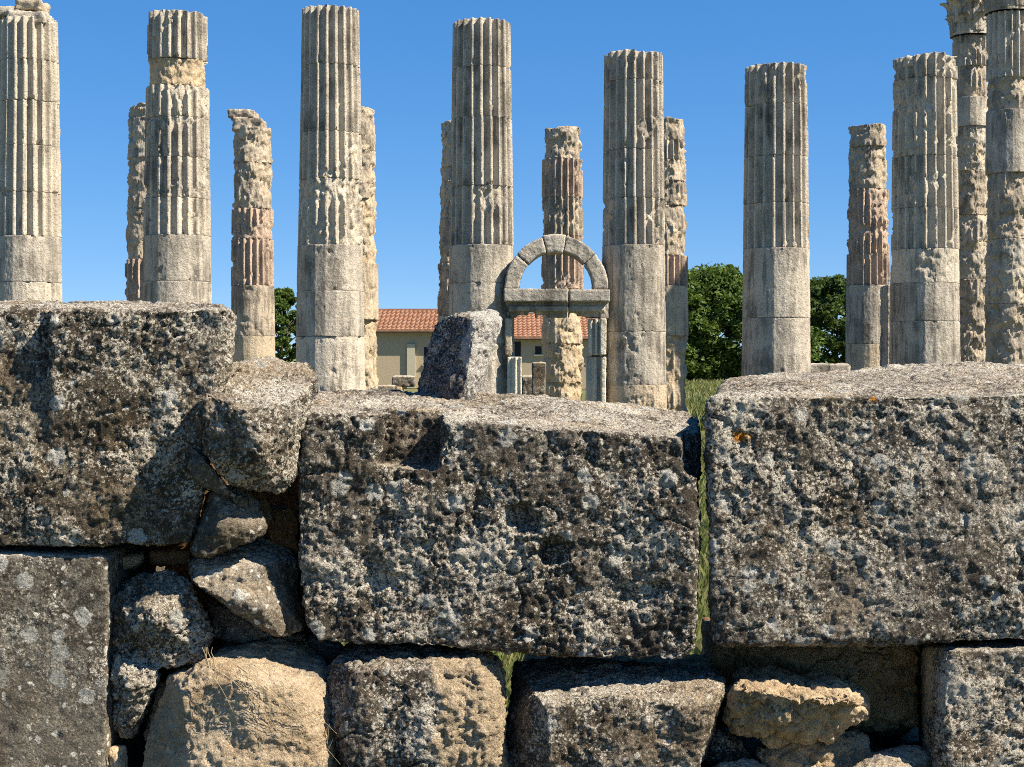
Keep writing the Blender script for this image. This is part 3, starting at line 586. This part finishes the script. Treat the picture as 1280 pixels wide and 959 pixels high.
k2 = rear('paler tall column with a leafy capital at the far right edge of the picture', 1261, 16, [(18, 100, FL, 'col', 0.12), (100, 140, RG, 'col_rear'), (140, 218, PL, 'col_plain', 0.2), (218, 300, RG, 'col_rear'), (300, 380, RG, 'col_grey'), (380, None, RG, 'col_rear')], 39, 28, 31.5, 33.7, GC)
# stepped fragments on the rear column
def lump(root, name, mat, px0, px1, py0, py1, Yc, dep, seed):
    loc = np.array(root.location); m = hull_mesh([block([(px0, py0), (px1, py0 + 1), (px1, py1), (px0, py1)], Yc - dep / 2, dep)])
    o = bpy.data.objects.new('tmp', m); COL.objects.link(o)
    r = o.modifiers.new('r', 'REMESH'); r.mode = 'VOXEL'; r.voxel_size = 0.03
    nm = bpy.data.meshes.new_from_object(o.evaluated_get(bpy.context.evaluated_depsgraph_get()))
    bpy.data.objects.remove(o); bpy.data.meshes.remove(m)
    n = len(nm.vertices); co = np.empty(n * 3, np.float32); nm.vertices.foreach_get('co', co); co = co.reshape(-1, 3)
    N = np.empty(n * 3, np.float32); nm.vertex_normals.foreach_get('vector', N); N = N.reshape(-1, 3)
    co = co + N * (0.045 * fbm(co * 3 + seed, 3) + 0.025 * fbm(co * 11 + seed, 2))[:, None] - loc
    nm.vertices.foreach_set('co', co.astype(np.float32).ravel()); nm.update()
    nm.polygons.foreach_set('use_smooth', np.ones(len(nm.polygons), bool))
    fattr(nm, 'wear', np.full(n, 0.3))
    return link(name, nm, mat, root)
lump(r2, 'broken_cap', M['col_rear'], 290, 327, 146, 163, D2, 0.75, 1)
lump(r2, 'loose_slab', M['col_rear'], 285, 318, 137, 147, D2, 0.6, 2)
c7 = next(o for o in COL.objects if o.get('label', '').startswith('fluted column with a broken ring'))
lump(c7, 'broken_cap', M['col'], 1132, 1170, 71, 82, D1, 0.7, 6)
lump(c7, 'broken_cap', M['col_grey'], 1150, 1180, 66, 76, D1, 0.5, 7)
c5 = next(o for o in COL.objects if o.get('label', '').startswith('fluted column directly right'))
lump(c5, 'broken_cap', M['col_plain'], 770, 808, 63, 74, D1, 0.6, 8)
# broken capital stump on the first column
lump(c1, 'capital_stump', M['col'], 8, 55, 12, 29, D1, 0.7, 3)
lump(c1, 'capital_fragment', M['col_tan'], 18, 50, -2, 12, D1 - 0.05, 0.5, 4)
lump(c1, 'capital_fragment', M['col_grey'], -40, 24, 5, 20, D1 + 0.05, 0.7, 5)

# leafy capitals
def leaf_mesh(h, wd, out, seed, R0, R1):
    rg = np.random.RandomState(seed); nu, nv = 9, 14
    U, Vv = np.meshgrid(np.linspace(-1, 1, nu), np.linspace(0, 1, nv), indexing='ij')
    lob = 1 + 0.16 * np.sin(Vv * 26)
    half = wd * (0.75 + 0.35 * np.sin(Vv * 2.6)) * (1 - 0.55 * np.clip(Vv - 0.75, 0, 1) * 4 * 0.5) * lob
    rad = R0 + (R1 - R0) * Vv + out * np.clip(Vv - 0.6, 0, 1) ** 1.6 * 5 * 0.55 - 0.03 * U ** 2
    rad = rad + 0.016 * np.cos(U * 9)
    z = h * (Vv - 0.28 * np.clip(Vv - 0.8, 0, 1) ** 2 * 20 * 0.35)
    ang = U * half / np.maximum(rad, 0.2)
    pts = []
    for off in (0.02, -0.035):
        r = rad + off
        pts.append(np.stack([r * np.cos(ang), r * np.sin(ang), z], -1).reshape(-1, 3))
    V = np.concatenate(pts); V += (0.012 * fbm(V * 14 + seed, 2))[:, None]
    n = nu * nv; Fq = []
    for a in range(nu - 1):
        for b in range(nv - 1):
            q = [a * nv + b, (a + 1) * nv + b, (a + 1) * nv + b + 1, a * nv + b + 1]
            Fq.append(q); Fq.append([n + x for x in reversed(q)])
    ring = [a * nv for a in range(nu)] + [(nu - 1) * nv + b for b in range(1, nv)] + [a * nv + nv - 1 for a in range(nu - 2, -1, -1)] + [b for b in range(nv - 2, 0, -1)]
    for i in range(len(ring)):
        p, q = ring[i], ring[(i + 1) % len(ring)]; Fq.append([q, p, p + n, q + n])
    me = mesh_np('leaf', V, Fq); fattr(me, 'wear', np.full(len(V), 0.15)); return me
def capital(root, zb, R, mat, seed):
    H = 1.2; nth = 96
    zs = np.linspace(0, 1, 24); th = np.arange(nth) / nth * 2 * math.pi
    Zz, T = np.meshgrid(zs, th, indexing='ij')
    r = R * (0.98 + 0.42 * Zz ** 2.2 + 0.07 * np.exp(-((Zz - 0.02) / 0.025) ** 2))
    Q = np.stack([r.ravel() * np.cos(T.ravel()), r.ravel() * np.sin(T.ravel()), Zz.ravel() * H], 1)
    r = r + 0.02 * fbm(Q * 6 + seed, 3).reshape(r.shape)
    V = np.stack([r * np.cos(T), r * np.sin(T), zb + Zz * H], -1).reshape(-1, 3)
    i, j = np.meshgrid(np.arange(len(zs) - 1), np.arange(nth), indexing='ij'); j2 = (j + 1) % nth
    Fq = np.stack([i * nth + j, i * nth + j2, (i + 1) * nth + j2, (i + 1) * nth + j], -1).reshape(-1, 4)
    me = mesh_np('capital', V, Fq); fattr(me, 'wear', np.full(len(V), 0.1))
    cap = link('capital', me, mat, root)
    a0 = 0.2
    for row, (z0, h, wd, out, n_, off) in enumerate([(0.05, 0.46, 0.17, 0.16, 8, 0.0), (0.30, 0.55, 0.17, 0.26, 8, 0.5), (0.62, 0.55, 0.13, 0.5, 8, 0.0)]):
        lm = leaf_mesh(h, wd, out, seed + row, R * (1.0 + 0.05 * row), R * (1.06 + 0.1 * row))
        for q in range(n_):
            o = link('acanthus_leaf', lm, mat, cap, (0, 0, zb + z0)); o.rotation_euler = (0, 0, a0 + (q + off) * 2 * math.pi / n_)
    # abacus
    bm = bmesh.new(); ring0, ring1 = [], []
    for q in range(32):
        t = q / 32 * 2 * math.pi; c = max(abs(math.cos(t)), abs(math.sin(t)))
        rr = R * 1.42 / c ** 0.8
        ring0.append(bm.verts.new((rr * math.cos(t + .4), rr * math.sin(t + .4), zb + H))); ring1.append(bm.verts.new((rr * 1.05 * math.cos(t + .4), rr * 1.05 * math.sin(t + .4), zb + H + 0.16)))
    for q in range(32): bm.faces.new((ring0[q], ring0[(q + 1) % 32], ring1[(q + 1) % 32], ring1[q]))
    bm.faces.new(ring1); bm.faces.new(list(reversed(ring0)))
    me = bpy.data.meshes.new('abacus'); bm.to_mesh(me); bm.free()
    link('abacus', me, mat, root)
capital(k1, zat(46, D2), 0.455, M['col_grey'], 3)
capital(k2, zat(17, 33.7), 0.50, M['col_rear'], 5)

# ------------------------------------------------------------------ arched doorway between the front columns
DY = 24.65
door = empty('arched_doorway', (xat(695, DY), DY, 0), 'ruined stone doorway with a round arch of separate blocks over a moulded lintel', 'doorway')
def dpart(name, hulls, mat, seed, voxel=0.018, smooth=2, amp=1.0, cuts=()):
    o = stone(name, None, None, mat, hulls, cuts=cuts, voxel=voxel, smooth=smooth, rough=0.9 * amp, pit=0.5 * amp, big=0.8 * amp, seed=seed, parent=door)
    o.location = Vector(o.location) - door.location
    fattr(o.data, 'wear', np.clip(fbm(np.array([v.co for v in o.data.vertices]) * 3 + seed, 2) * 0.8, 0, 1))
    return o
def seg(a0, a1, ri, ro, cx=695.5, cy=361.5, Y0=24.45, Y1=24.95):
    hs = []; n = max(2, int((a1 - a0) / 9))
    for i in range(n):
        p = []
        for a in (a0 + (a1 - a0) * i / n, a0 + (a1 - a0) * (i + 1) / n + 0.3):
            for r in (ri, ro):
                x, y = cx - r * math.cos(R_(a)), cy - r * math.sin(R_(a)) * 1.03
                p += [at(x, y, Y0), at(x, y, Y1) * np.array([Y0 / Y1, 1, 1]) if False else np.array([at(x, y, Y0)[0], Y1, at(x, y, Y0)[2]])]
        hs.append(p)
    return hs
for i, (a0, a1, ri, ro) in enumerate([(0.5, 39.2, 46.5, 65), (41.5, 74, 46, 65.5), (75.2, 100.2, 44.5, 67.5), (101.2, 138.2, 46, 66), (139, 179.5, 46.5, 65)]):
    dpart('voussoir', seg(a0, a1, ri, ro), M['col_plain'] if i % 2 else M['col_grey'], 60 + i, 0.016, 1, 1.0)
def bx(px0, px1, py0, py1, Y0, Y1):
    a, b = at(px0, py0, DY), at(px1, py1, DY)
    return [np.array((x, y - 0.35, z)) for x in (a[0], b[0]) for y in (Y0, Y1) for z in (a[2], b[2])]
def yz(py): return py
jag1 = [bx(x, x + w_, 396 - h_, 410, 24.0, 26.0) for x, w_, h_ in ((646, 14, 2), (660, 9, 6), (672, 11, 3))]
dpart('lintel', [bx(633, 708, 364, 396, 24.93, 25.28), bx(630, 709, 362, 378, 24.66, 25.3), bx(633, 709, 378.5, 383.5, 24.84, 25.3), bx(636, 709, 383, 390, 24.79, 25.3), bx(638, 709, 390, 397, 24.9, 25.3)], M['col_plain'], 70, 0.014, 1, 0.55, jag1)
jag2 = [bx(x, x + w_, 396 - h_, 410, 24.0, 26.0) for x, w_, h_ in ((712, 10, 5), (722, 11, 1))]
dpart('lintel', [bx(712, 757, 364, 396, 24.94, 25.28), bx(711, 761, 363, 378, 24.67, 25.3), bx(711, 758, 378.5, 383.5, 24.85, 25.3), bx(711, 755, 383, 390, 24.80, 25.3), bx(711, 752, 390, 397, 24.91, 25.3), bx(750, 760, 377, 398, 24.86, 25.3)], M['col_plain'], 71, 0.014, 1, 0.55, jag2)
dpart('jamb', [bx(631, 640, 398, 445, 24.85, 25.25)], M['col_tan'], 72, 0.02, 2)
dpart('jamb', [bx(634, 638, 446, 573, 24.8, 25.25), bx(640, 652, 446, 573, 24.78, 25.25), bx(637, 641, 446, 573, 24.86, 25.25), bx(643, 646, 446, 573, 24.75, 25.1), bx(649, 652, 446, 573, 24.75, 25.1)], M['jamb'], 73, 0.014, 1, 0.5)
dpart('jamb', [bx(736, 757, 399, 444, 24.9, 25.3), bx(736, 740, 399, 444, 24.84, 25.2), bx(743, 746, 399, 444, 24.82, 25.2), bx(749, 757, 399, 444, 24.78, 25.2)], M['jamb'], 74, 0.014, 1, 0.7)
dpart('jamb', [bx(733, 757, 446, 573, 24.95, 25.3), bx(742, 746, 446, 573, 24.86, 25.2), bx(750, 757, 446, 573, 24.8, 25.2)], M['jamb'], 75, 0.016, 1, 0.9)
# standing slab and rubble in the doorway
def ruin(name, label, mat, px0, px1, py0, Y, dep, seed, py1=None, cat='stone block', voxel=0.025, amp=1.0, **kw):
    zb = 0.0 if py1 is None else zat(py1, Y)
    a, b = at(px0, py0, Y), at(px1, py0, Y)
    h = [np.array((x, y, z)) for x in (a[0], b[0]) for y in (Y, Y + dep) for z in (zb - 0.02, a[2])]
    o = stone(name, label, cat, mat, [h], voxel=voxel, smooth=2, rough=1.5 * amp, pit=amp, big=1.5 * amp, seed=seed, **kw)
    return o
ruin('standing_slab', 'dark upright slab standing in the doorway left of the reddish column', M['smooth_grey'], 665, 682, 453, 27.5, 0.3, 80)
ruin('fallen_block', 'grey fallen block behind the doorway left of the dark upright slab', M['smooth_grey'], 652, 667, 470, 29.0, 0.4, 81)
ruin('fallen_block', 'long grey fallen block lying on a smaller tan stone left of the leaning block', M['smooth_grey'], 490, 518, 470, 40.0, 0.7, 82, 483)
ruin('fallen_block', 'small tan stone propping the long grey fallen block', M['ochre'], 494, 503, 483, 40.0, 0.5, 83)
ruin('fallen_block', 'low grey fallen block at the foot of the pale crumbling column', M['smooth_grey'], 470, 492, 482, 39.0, 0.5, 84)
ruin('fallen_block', 'low pale slab lying between the clean fluted column and the second tree', M['col_plain'], 1012, 1064, 455, 30.0, 0.7, 85)
ruin('fallen_block', 'grey block showing behind the right end of the orange spotted block', M['smooth_grey'], 1262, 1310, 457, 9.0, 0.6, 86)
ruin('wall_stub', 'narrow upright wall stub standing against the left side of the lumpy capped column', M['col_grey'], 1108, 1128, 356, 26.2, 0.5, 87, cat='wall')

# ------------------------------------------------------------------ ground, grass
def ground_mat():
    s = NT('dry_meadow'); v = s.vec()
    c = s.mix(s.ramp(s.noise(v, 0.35, 6, 0.65), 0.35, 0.65), (0.14, 0.155, 0.04), (0.24, 0.215, 0.095))
    c = s.mix(s.math('MULTIPLY', s.ramp(s.noise(v, 3.5, 7, 0.7), 0.42, 0.62), 0.7), c, (0.10, 0.13, 0.03))
    c = s.mix(s.math('MULTIPLY', s.ramp(s.noise(v, 14, 6, 0.7), 0.5, 0.68), 0.6), c, (0.24, 0.2, 0.11))
    s.color(c); s.bump(s.noise(v, 9, 8, 0.75), 0.12); return s.m
xs = np.concatenate([-np.geomspace(500, 8, 14), np.linspace(-7, 7, 29), np.geomspace(8, 500, 14)])
ys = np.concatenate([np.linspace(-12, 40, 80), np.geomspace(42, 1200, 26)])
GX, GY = np.meshgrid(xs, ys, indexing='ij')
GZ = 0.05 * fbm(np.stack([GX.ravel() * 0.3, GY.ravel() * 0.3, np.zeros(GX.size)], 1), 3).reshape(GX.shape) - 0.03
i, j = np.meshgrid(np.arange(len(xs) - 1), np.arange(len(ys) - 1), indexing='ij'); n_ = len(ys)
Fq = np.stack([i * n_ + j, (i + 1) * n_ + j, (i + 1) * n_ + j + 1, i * n_ + j + 1], -1).reshape(-1, 4)
tag(link('ground', mesh_np('ground', np.stack([GX, GY, GZ], -1).reshape(-1, 3), Fq), ground_mat()), 'dry green meadow among the ruins', 'ground', kind='structure')
def leafmat(name, a, b, tr=0.35):
    s = NT(name); c = s.mix(s.attr('tone'), a, b); s.color(c); s.b.inputs['Roughness'].default_value = 0.6
    s.b.inputs['Specular IOR Level'].default_value = 0.35
    t = s.n('ShaderNodeBsdfTranslucent'); s.set(t.inputs[0], s.mix(0.4, c, (0.12, 0.17, 0.02)))
    m = s.n('ShaderNodeMixShader'); m.inputs[0].default_value = tr
    s.t.links.new(s.b.outputs[0], m.inputs[1]); s.t.links.new(t.outputs[0], m.inputs[2])
    s.t.links.new(m.outputs[0], s.t.nodes['Material Output'].inputs[0]); return s.m
rg = np.random.RandomState(11)
def blades(X, Y, h, wd):
    n = len(X); a = rg.uniform(0, 6.28, n); lx, ly = rg.normal(0, 0.35, n) * h, rg.normal(0, 0.35, n) * h
    dx, dy = np.cos(a) * wd, np.sin(a) * wd; z0 = np.full(n, -0.03)
    V = np.stack([np.stack([X - dx, Y - dy, z0], 1), np.stack([X + dx, Y + dy, z0], 1), np.stack([X + dx * .6 + lx * .4, Y + dy * .6 + ly * .4, h * .6], 1), np.stack([X + lx, Y + ly, h], 1)], 1)
    return V.reshape(-1, 3), np.arange(n * 4).reshape(-1, 4)
n = 80000
gy = 5.2 + 25 * rg.rand(n) ** 1.6; gx = rg.uniform(-0.28, 0.34, n) * gy
gy2 = rg.uniform(35, 96, 14000); gx2 = gy2 * rg.uniform(0.08, 0.24, 14000)
X = np.concatenate([gx, gx2]); Yy = np.concatenate([gy, gy2])
h = np.concatenate([rg.uniform(0.06, 0.22, n), rg.uniform(0.1, 0.35, 14000)]); wd = np.concatenate([rg.uniform(0.0018, 0.004, n), rg.uniform(0.02, 0.05, 14000)])
V, Fq = blades(X, Yy, h, wd); me = mesh_np('grass', V, Fq, False)
tone = np.clip(rg.normal(0.5, 0.3, len(X)), 0, 1); fattr(me, 'tone', np.repeat(tone, 4))
tag(link('grass', me, leafmat('grass_blades', (0.11, 0.15, 0.03), (0.30, 0.27, 0.11))), 'short half dry grass covering the ground behind the wall', 'grass', kind='stuff')

# ------------------------------------------------------------------ trees
def tube(path, radii, ns=8):
    path = np.asarray(path, float); n = len(path); V = []
    for k in range(n):
        t = path[min(k + 1, n - 1)] - path[max(k - 1, 0)]; t /= np.linalg.norm(t) + 1e-9
        u = np.cross(t, (0.3, 0.9, 0.1)); u /= np.linalg.norm(u); w_ = np.cross(t, u)
        for q in range(ns):
            a = q / ns * 2 * math.pi; V.append(path[k] + radii[k] * (math.cos(a) * u + math.sin(a) * w_))
    Fq = [[k * ns + q, k * ns + (q + 1) % ns, (k + 1) * ns + (q + 1) % ns, (k + 1) * ns + q] for k in range(n - 1) for q in range(ns)]
    return np.array(V), Fq
bark = NT('bark'); vv = bark.vec(); bark.color(bark.mix(bark.noise(vv, 6, 6, 0.7), (0.05, 0.04, 0.03), (0.16, 0.13, 0.1))); bark = bark.m
def tree(label, px, Y, H, Rw, seed, mat, nclump=90, per=150, leaf=0.16, base=0.8, sparse=0.0, group=None):
    rg = np.random.RandomState(seed)
    root = empty('tree', (xat(px, Y), Y, 0), label, 'tree', group)
    VV, FF, off = [], [], 0
    def add(v, f):
        nonlocal off
        VV.append(v); FF.extend([[q + off for q in x] for x in f]); off += len(v)
    tr = [(0, 0, -0.1), (0.05, 0.03, H * .15), (-0.05, 0.08, H * .3), (0.06, 0.0, H * .5), (0, 0.05, H * .8)]
    add(*tube(tr, [0.2, 0.16, 0.13, 0.09, 0.03]))
    cl = []
    for k in range(nclump):
        z = base + (H - base) * rg.rand() ** 0.9
        t = (z - base) / (H - base); prof = math.sqrt(max(0.0, 1 - (2 * t - 0.85) ** 2 / 1.35)) if t < 1 else 0
        a = rg.rand() * 6.28; r = Rw * prof * (0.35 + 0.65 * rg.rand() ** 0.5) * (1 + 0.30 * math.sin(3 * a + seed) + 0.15 * math.sin(7 * t + a * 2))
        cl.append((r * math.cos(a), r * math.sin(a), z, rg.uniform(0.35, 0.75) * Rw * 0.28))
    for c in cl[:26]:
        zz = min(c[2] * 0.6 + 0.2, H * 0.7)
        add(*tube([(0, 0.03, zz), (c[0] * .5, c[1] * .5, (zz + c[2]) / 2 + 0.1), (c[0], c[1], c[2])], [0.06, 0.04, 0.012], 5))
    me = mesh_np('trunk', np.concatenate(VV), np.array(FF)); link('trunk', me, bark, root)
    C = np.array(cl); idx = np.repeat(np.arange(nclump), per); n = len(idx)
    d = rg.normal(size=(n, 3)); d /= np.linalg.norm(d, axis=1)[:, None]
    ctr = C[idx, :3] + d * (C[idx, 3] * rg.rand(n) ** 0.5)[:, None] * np.array([1.15, 1.15, 0.8])
    if sparse: ctr = ctr[rg.rand(n) > sparse]; n = len(ctr)
    a = rg.normal(size=(n, 3)); a[:, 2] *= 0.6; a /= np.linalg.norm(a, axis=1)[:, None]
    nrm = rg.normal(size=(n, 3)) + np.array([0, 0, 0.9]); b = np.cross(a, nrm); b /= np.linalg.norm(b, axis=1)[:, None]
    L = leaf * rg.uniform(0.6, 1.3, n)[:, None]
    V = np.stack([ctr - a * L, ctr + b * L * .5, ctr + a * L, ctr - b * L * .5], 1).reshape(-1, 3)
    me = mesh_np('crown', V, np.arange(n * 4).reshape(-1, 4), False)
    tone = np.clip(rg.normal(0.45, 0.22, n), 0, 1); fattr(me, 'tone', np.repeat(tone, 4))
    link('crown', me, mat, root); return root
lm1 = leafmat('broad_leaves', (0.05, 0.10, 0.016), (0.14, 0.20, 0.035))
lm2 = leafmat('dark_leaves', (0.035, 0.07, 0.016), (0.10, 0.145, 0.03))
GT = 'trees beyond the temple'
tree('dense bright green tree left of the clean fluted column', 893, 100, zat(341, 100), 4.6, 3, lm1, 300, 170, 0.17, -0.2, group=GT)
tree('darker looser tree right of the clean fluted column', 1046, 104, zat(349, 104), 3.7, 8, lm2, 190, 150, 0.18, -0.2, group=GT)
tree('small feathery tree left of the tallest whole column', 352, 92, zat(364, 92), 1.5, 14, lm1, 190, 130, 0.13, 0.0, group=GT)

# ------------------------------------------------------------------ house
def plainmat(name, a, b, sc_=3.0, bump=0.01):
    s = NT(name); v = s.vec(); c = s.mix(s.noise(v, sc_, 7, 0.7), a, b); s.color(c); s.bump(s.noise(v, sc_ * 8, 6, 0.7), bump); return s.m
plaster = plainmat('ochre_plaster', (0.48, 0.385, 0.25), (0.38, 0.30, 0.195), 1.2)
trim = plainmat('cream_plaster', (0.52, 0.46, 0.33), (0.44, 0.39, 0.28))
darkm = plainmat('dark_opening', (0.02, 0.02, 0.02), (0.035, 0.03, 0.03))
woodm = plainmat('eaves_wood', (0.10, 0.07, 0.05), (0.16, 0.12, 0.08))
def tilemat():
    s = NT('terracotta_tiles'); v = s.vec(); raw = s.raw
    br = s.n('ShaderNodeTexBrick'); s.set(br.inputs['Vector'], s.vmath('MULTIPLY', raw, (1, 1, 1)))
    vd, vc = s.vor(s.vmath('MULTIPLY', raw, (4.2, 2.9, 2.9)), 1.0)
    c = s.mix(s.sep(vc)[0], (0.27, 0.135, 0.075), (0.37, 0.20, 0.12))
    c = s.mix(s.math('MULTIPLY', s.ramp(s.noise(v, 1.1, 6, 0.7), 0.45, 0.7), 0.5), c, (0.30, 0.12, 0.07))
    c = s.mix(s.math('MULTIPLY', s.ramp(s.noise(v, 9, 6, 0.7), 0.56, 0.68), 0.45), c, (0.55, 0.36, 0.24))
    s.t.nodes.remove(br); s.color(c); return s.m
tiles = tilemat()
def boxme(name, x0, x1, y0, y1, z0, z1):
    bm = bmesh.new(); bmesh.ops.create_cube(bm, size=1.0)
    for v in bm.verts: v.co = Vector(((x0 + x1) / 2 + v.co.x * (x1 - x0), (y0 + y1) / 2 + v.co.y * (y1 - y0), (z0 + z1) / 2 + v.co.z * (z1 - z0)))
    me = bpy.data.meshes.new(name); bm.to_mesh(me); bm.free(); return me
def roof_me(x0, x1, ye, ze, yr, zr, pitch=0.24, courses=14):
    """front and rear slope in corrugated, overlapping courses"""
    nx = int((x1 - x0) / pitch * 8); xs = np.linspace(x0, x1, nx); rows = []
    for k in range(courses):
        for (t, lift) in ((k / courses, 0.05), ((k + 1) / courses + 0.004, 0.015)):
            rows.append((ye + (yr - ye) * t, ze + (zr - ze) * t + lift))
    back = [(2 * yr - y, z) for (y, z) in reversed(rows)]
    rows = [(ye, ze - 0.06)] + rows + back + [(2 * yr - ye, ze - 0.06)]
    V = np.array([[(x, y, z + (0.045 * abs(math.sin(math.pi * x / pitch)) if 0 < q < len(rows) - 1 else 0)) for x in xs] for q, (y, z) in enumerate(rows)]).reshape(-1, 3)
    V[:, 2] += 0.03 * fbm(np.stack([V[:, 0] * .5, V[:, 1] * .5, V[:, 1] * 0], 1), 2)
    i, j = np.meshgrid(np.arange(len(rows) - 1), np.arange(nx - 1), indexing='ij')
    return mesh_np('roof', V, np.stack([i * nx + j, i * nx + j + 1, (i + 1) * nx + j + 1, (i + 1) * nx + j], -1).reshape(-1, 4), False)
def house(label, px0, px1, Y, py_e, py_r, depth, ov, feats):
    x0, x1 = xat(px0, Y), xat(px1, Y); cx = (x0 + x1) / 2
    root = empty('house', (cx, Y, 0), label, 'house', 'low tile roofed houses behind the temple')
    hw = (x1 - x0) / 2; ze = zat(py_e, Y - ov); yr = depth / 2; zr = zat(py_r, Y + yr)
    zw = ze - 0.08
    bm = bmesh.new()
    pts = [(-hw, 0, 0), (hw, 0, 0), (hw, depth, 0), (-hw, depth, 0), (-hw, 0, zw), (hw, 0, zw), (hw, depth, zw), (-hw, depth, zw), (-hw, yr, zr - 0.25), (hw, yr, zr - 0.25)]
    vs = [bm.verts.new(p) for p in pts]
    for f in [(0, 1, 5, 4), (1, 2, 6, 9, 5), (2, 3, 7, 6), (3, 0, 4, 8, 7)]: bm.faces.new([vs[q] for q in f])
    me = bpy.data.meshes.new('wall'); bm.to_mesh(me); bm.free(); link('wall', me, plaster, root)
    rf = link('roof', roof_me(-hw - 0.25, hw + 0.25, -ov, ze, yr, zr), tiles, root)
    link('ridge', boxme('ridge', -hw - 0.25, hw + 0.25, yr - 0.1, yr + 0.1, zr + 0.02, zr + 0.13), tiles, rf)
    link('eaves', boxme('eaves', -hw - 0.2, hw + 0.2, -ov + 0.02, 0.02, ze - 0.13, ze - 0.065), woodm, root)
    for (nm, a, b, c, d, m, pr) in feats:
        xa, xb, za, zb = xat(a, Y) - cx, xat(b, Y) - cx, zat(c, Y), max(zat(d, Y), 0.0)
        o = link(nm, boxme(nm, xa, xb, -pr, 0.02, zb, za), m, root)
        if nm == 'window':
            link('sill', boxme('sill', xa - 0.08, xb + 0.08, -0.12, 0.015, zb - 0.09, zb - 0.003), trim, o)
    return root
house('long ochre house with a red tile roof seen left of the leaning block', 425, 632, 80, 413, 389, 7.0, 0.42,
      [('pilaster', 509, 519, 430, 500, trim, 0.14), ('pilaster', 447, 456, 430, 500, trim, 0.14), ('window', 530, 540, 434, 455, darkm, 0.01)])
house('lower ochre house with a red tile roof seen through the doorway', 633, 790, 77, 422, 394, 6.5, 0.40,
      [('doorway', 641, 651, 427, 500, darkm, 0.01), ('window', 669, 677, 433, 443, darkm, 0.01), ('window', 740, 750, 436, 448, darkm, 0.01)])

# ------------------------------------------------------------------ dry grass hanging on the tan stone
straw = NT('straw'); straw.color((0.42, 0.31, 0.17)); straw = straw.m
VV, FF, off = [], [], 0
rg = np.random.RandomState(4)
for k in range(13):
    x0 = rg.uniform(240, 300); y0 = rg.uniform(815, 850); x1 = x0 + rg.uniform(30, 130); y1 = y0 + rg.uniform(50, 150)
    pts = []
    for t in np.linspace(0, 1, 9):
        pts.append(at(x0 + (x1 - x0) * t, y0 + (y1 - y0) * t ** 1.15 - 4 * math.sin(3.1 * t), 3.585 - 0.02 * math.sin(3.1 * t) + 0.01 * rg.rand()))
    v, f = tube(pts, np.linspace(0.0008, 0.0004, 9), 4); VV.append(v); FF += [[q + off for q in x] for x in f]; off += len(v)
for k in range(5):
    x0 = 262 + rg.uniform(-4, 14); pts = [at(x0 + rg.uniform(-3, 3) * t - 6 * t, 835 - 26 * t, 3.6) for t in np.linspace(0, 1, 5)]
    v, f = tube(pts, np.linspace(0.0014, 0.0006, 5), 4); VV.append(v); FF += [[q + off for q in x] for x in f]; off += len(v)
V2, F2, o2 = [], [], 0
for k in range(16):
    x0 = 398 + rg.uniform(-8, 10); y0 = 965; pts = [at(x0 + rg.uniform(-16, 12) * t ** 1.3, y0 - rg.uniform(30, 85) * t, 3.66 - 0.03 * t) for t in np.linspace(0, 1, 5)]
    ax, hh = rg.uniform(-22, 14), rg.uniform(20, 62)
    pts = [at(x0 + ax * t ** 1.5, y0 - hh * t, 3.66 - 0.03 * t) for t in np.linspace(0, 1, 6)]
    v, f = tube(pts, np.linspace(0.0012, 0.0005, 6), 4); V2.append(v); F2 += [[q + o2 for q in x] for x in f]; o2 += len(v)
tag(link('dry_weed', mesh_np('dry_weed', np.concatenate(V2), np.array(F2)), straw), 'tuft of dry grass at the bottom between the tan and half tan stones', 'dry grass', None, 'thing')
tag(link('dry_weed', mesh_np('dry_weed', np.concatenate(VV), np.array(FF)), straw), 'thin dry straw stems trailing over the big tan stone', 'dry grass', None, 'thing')
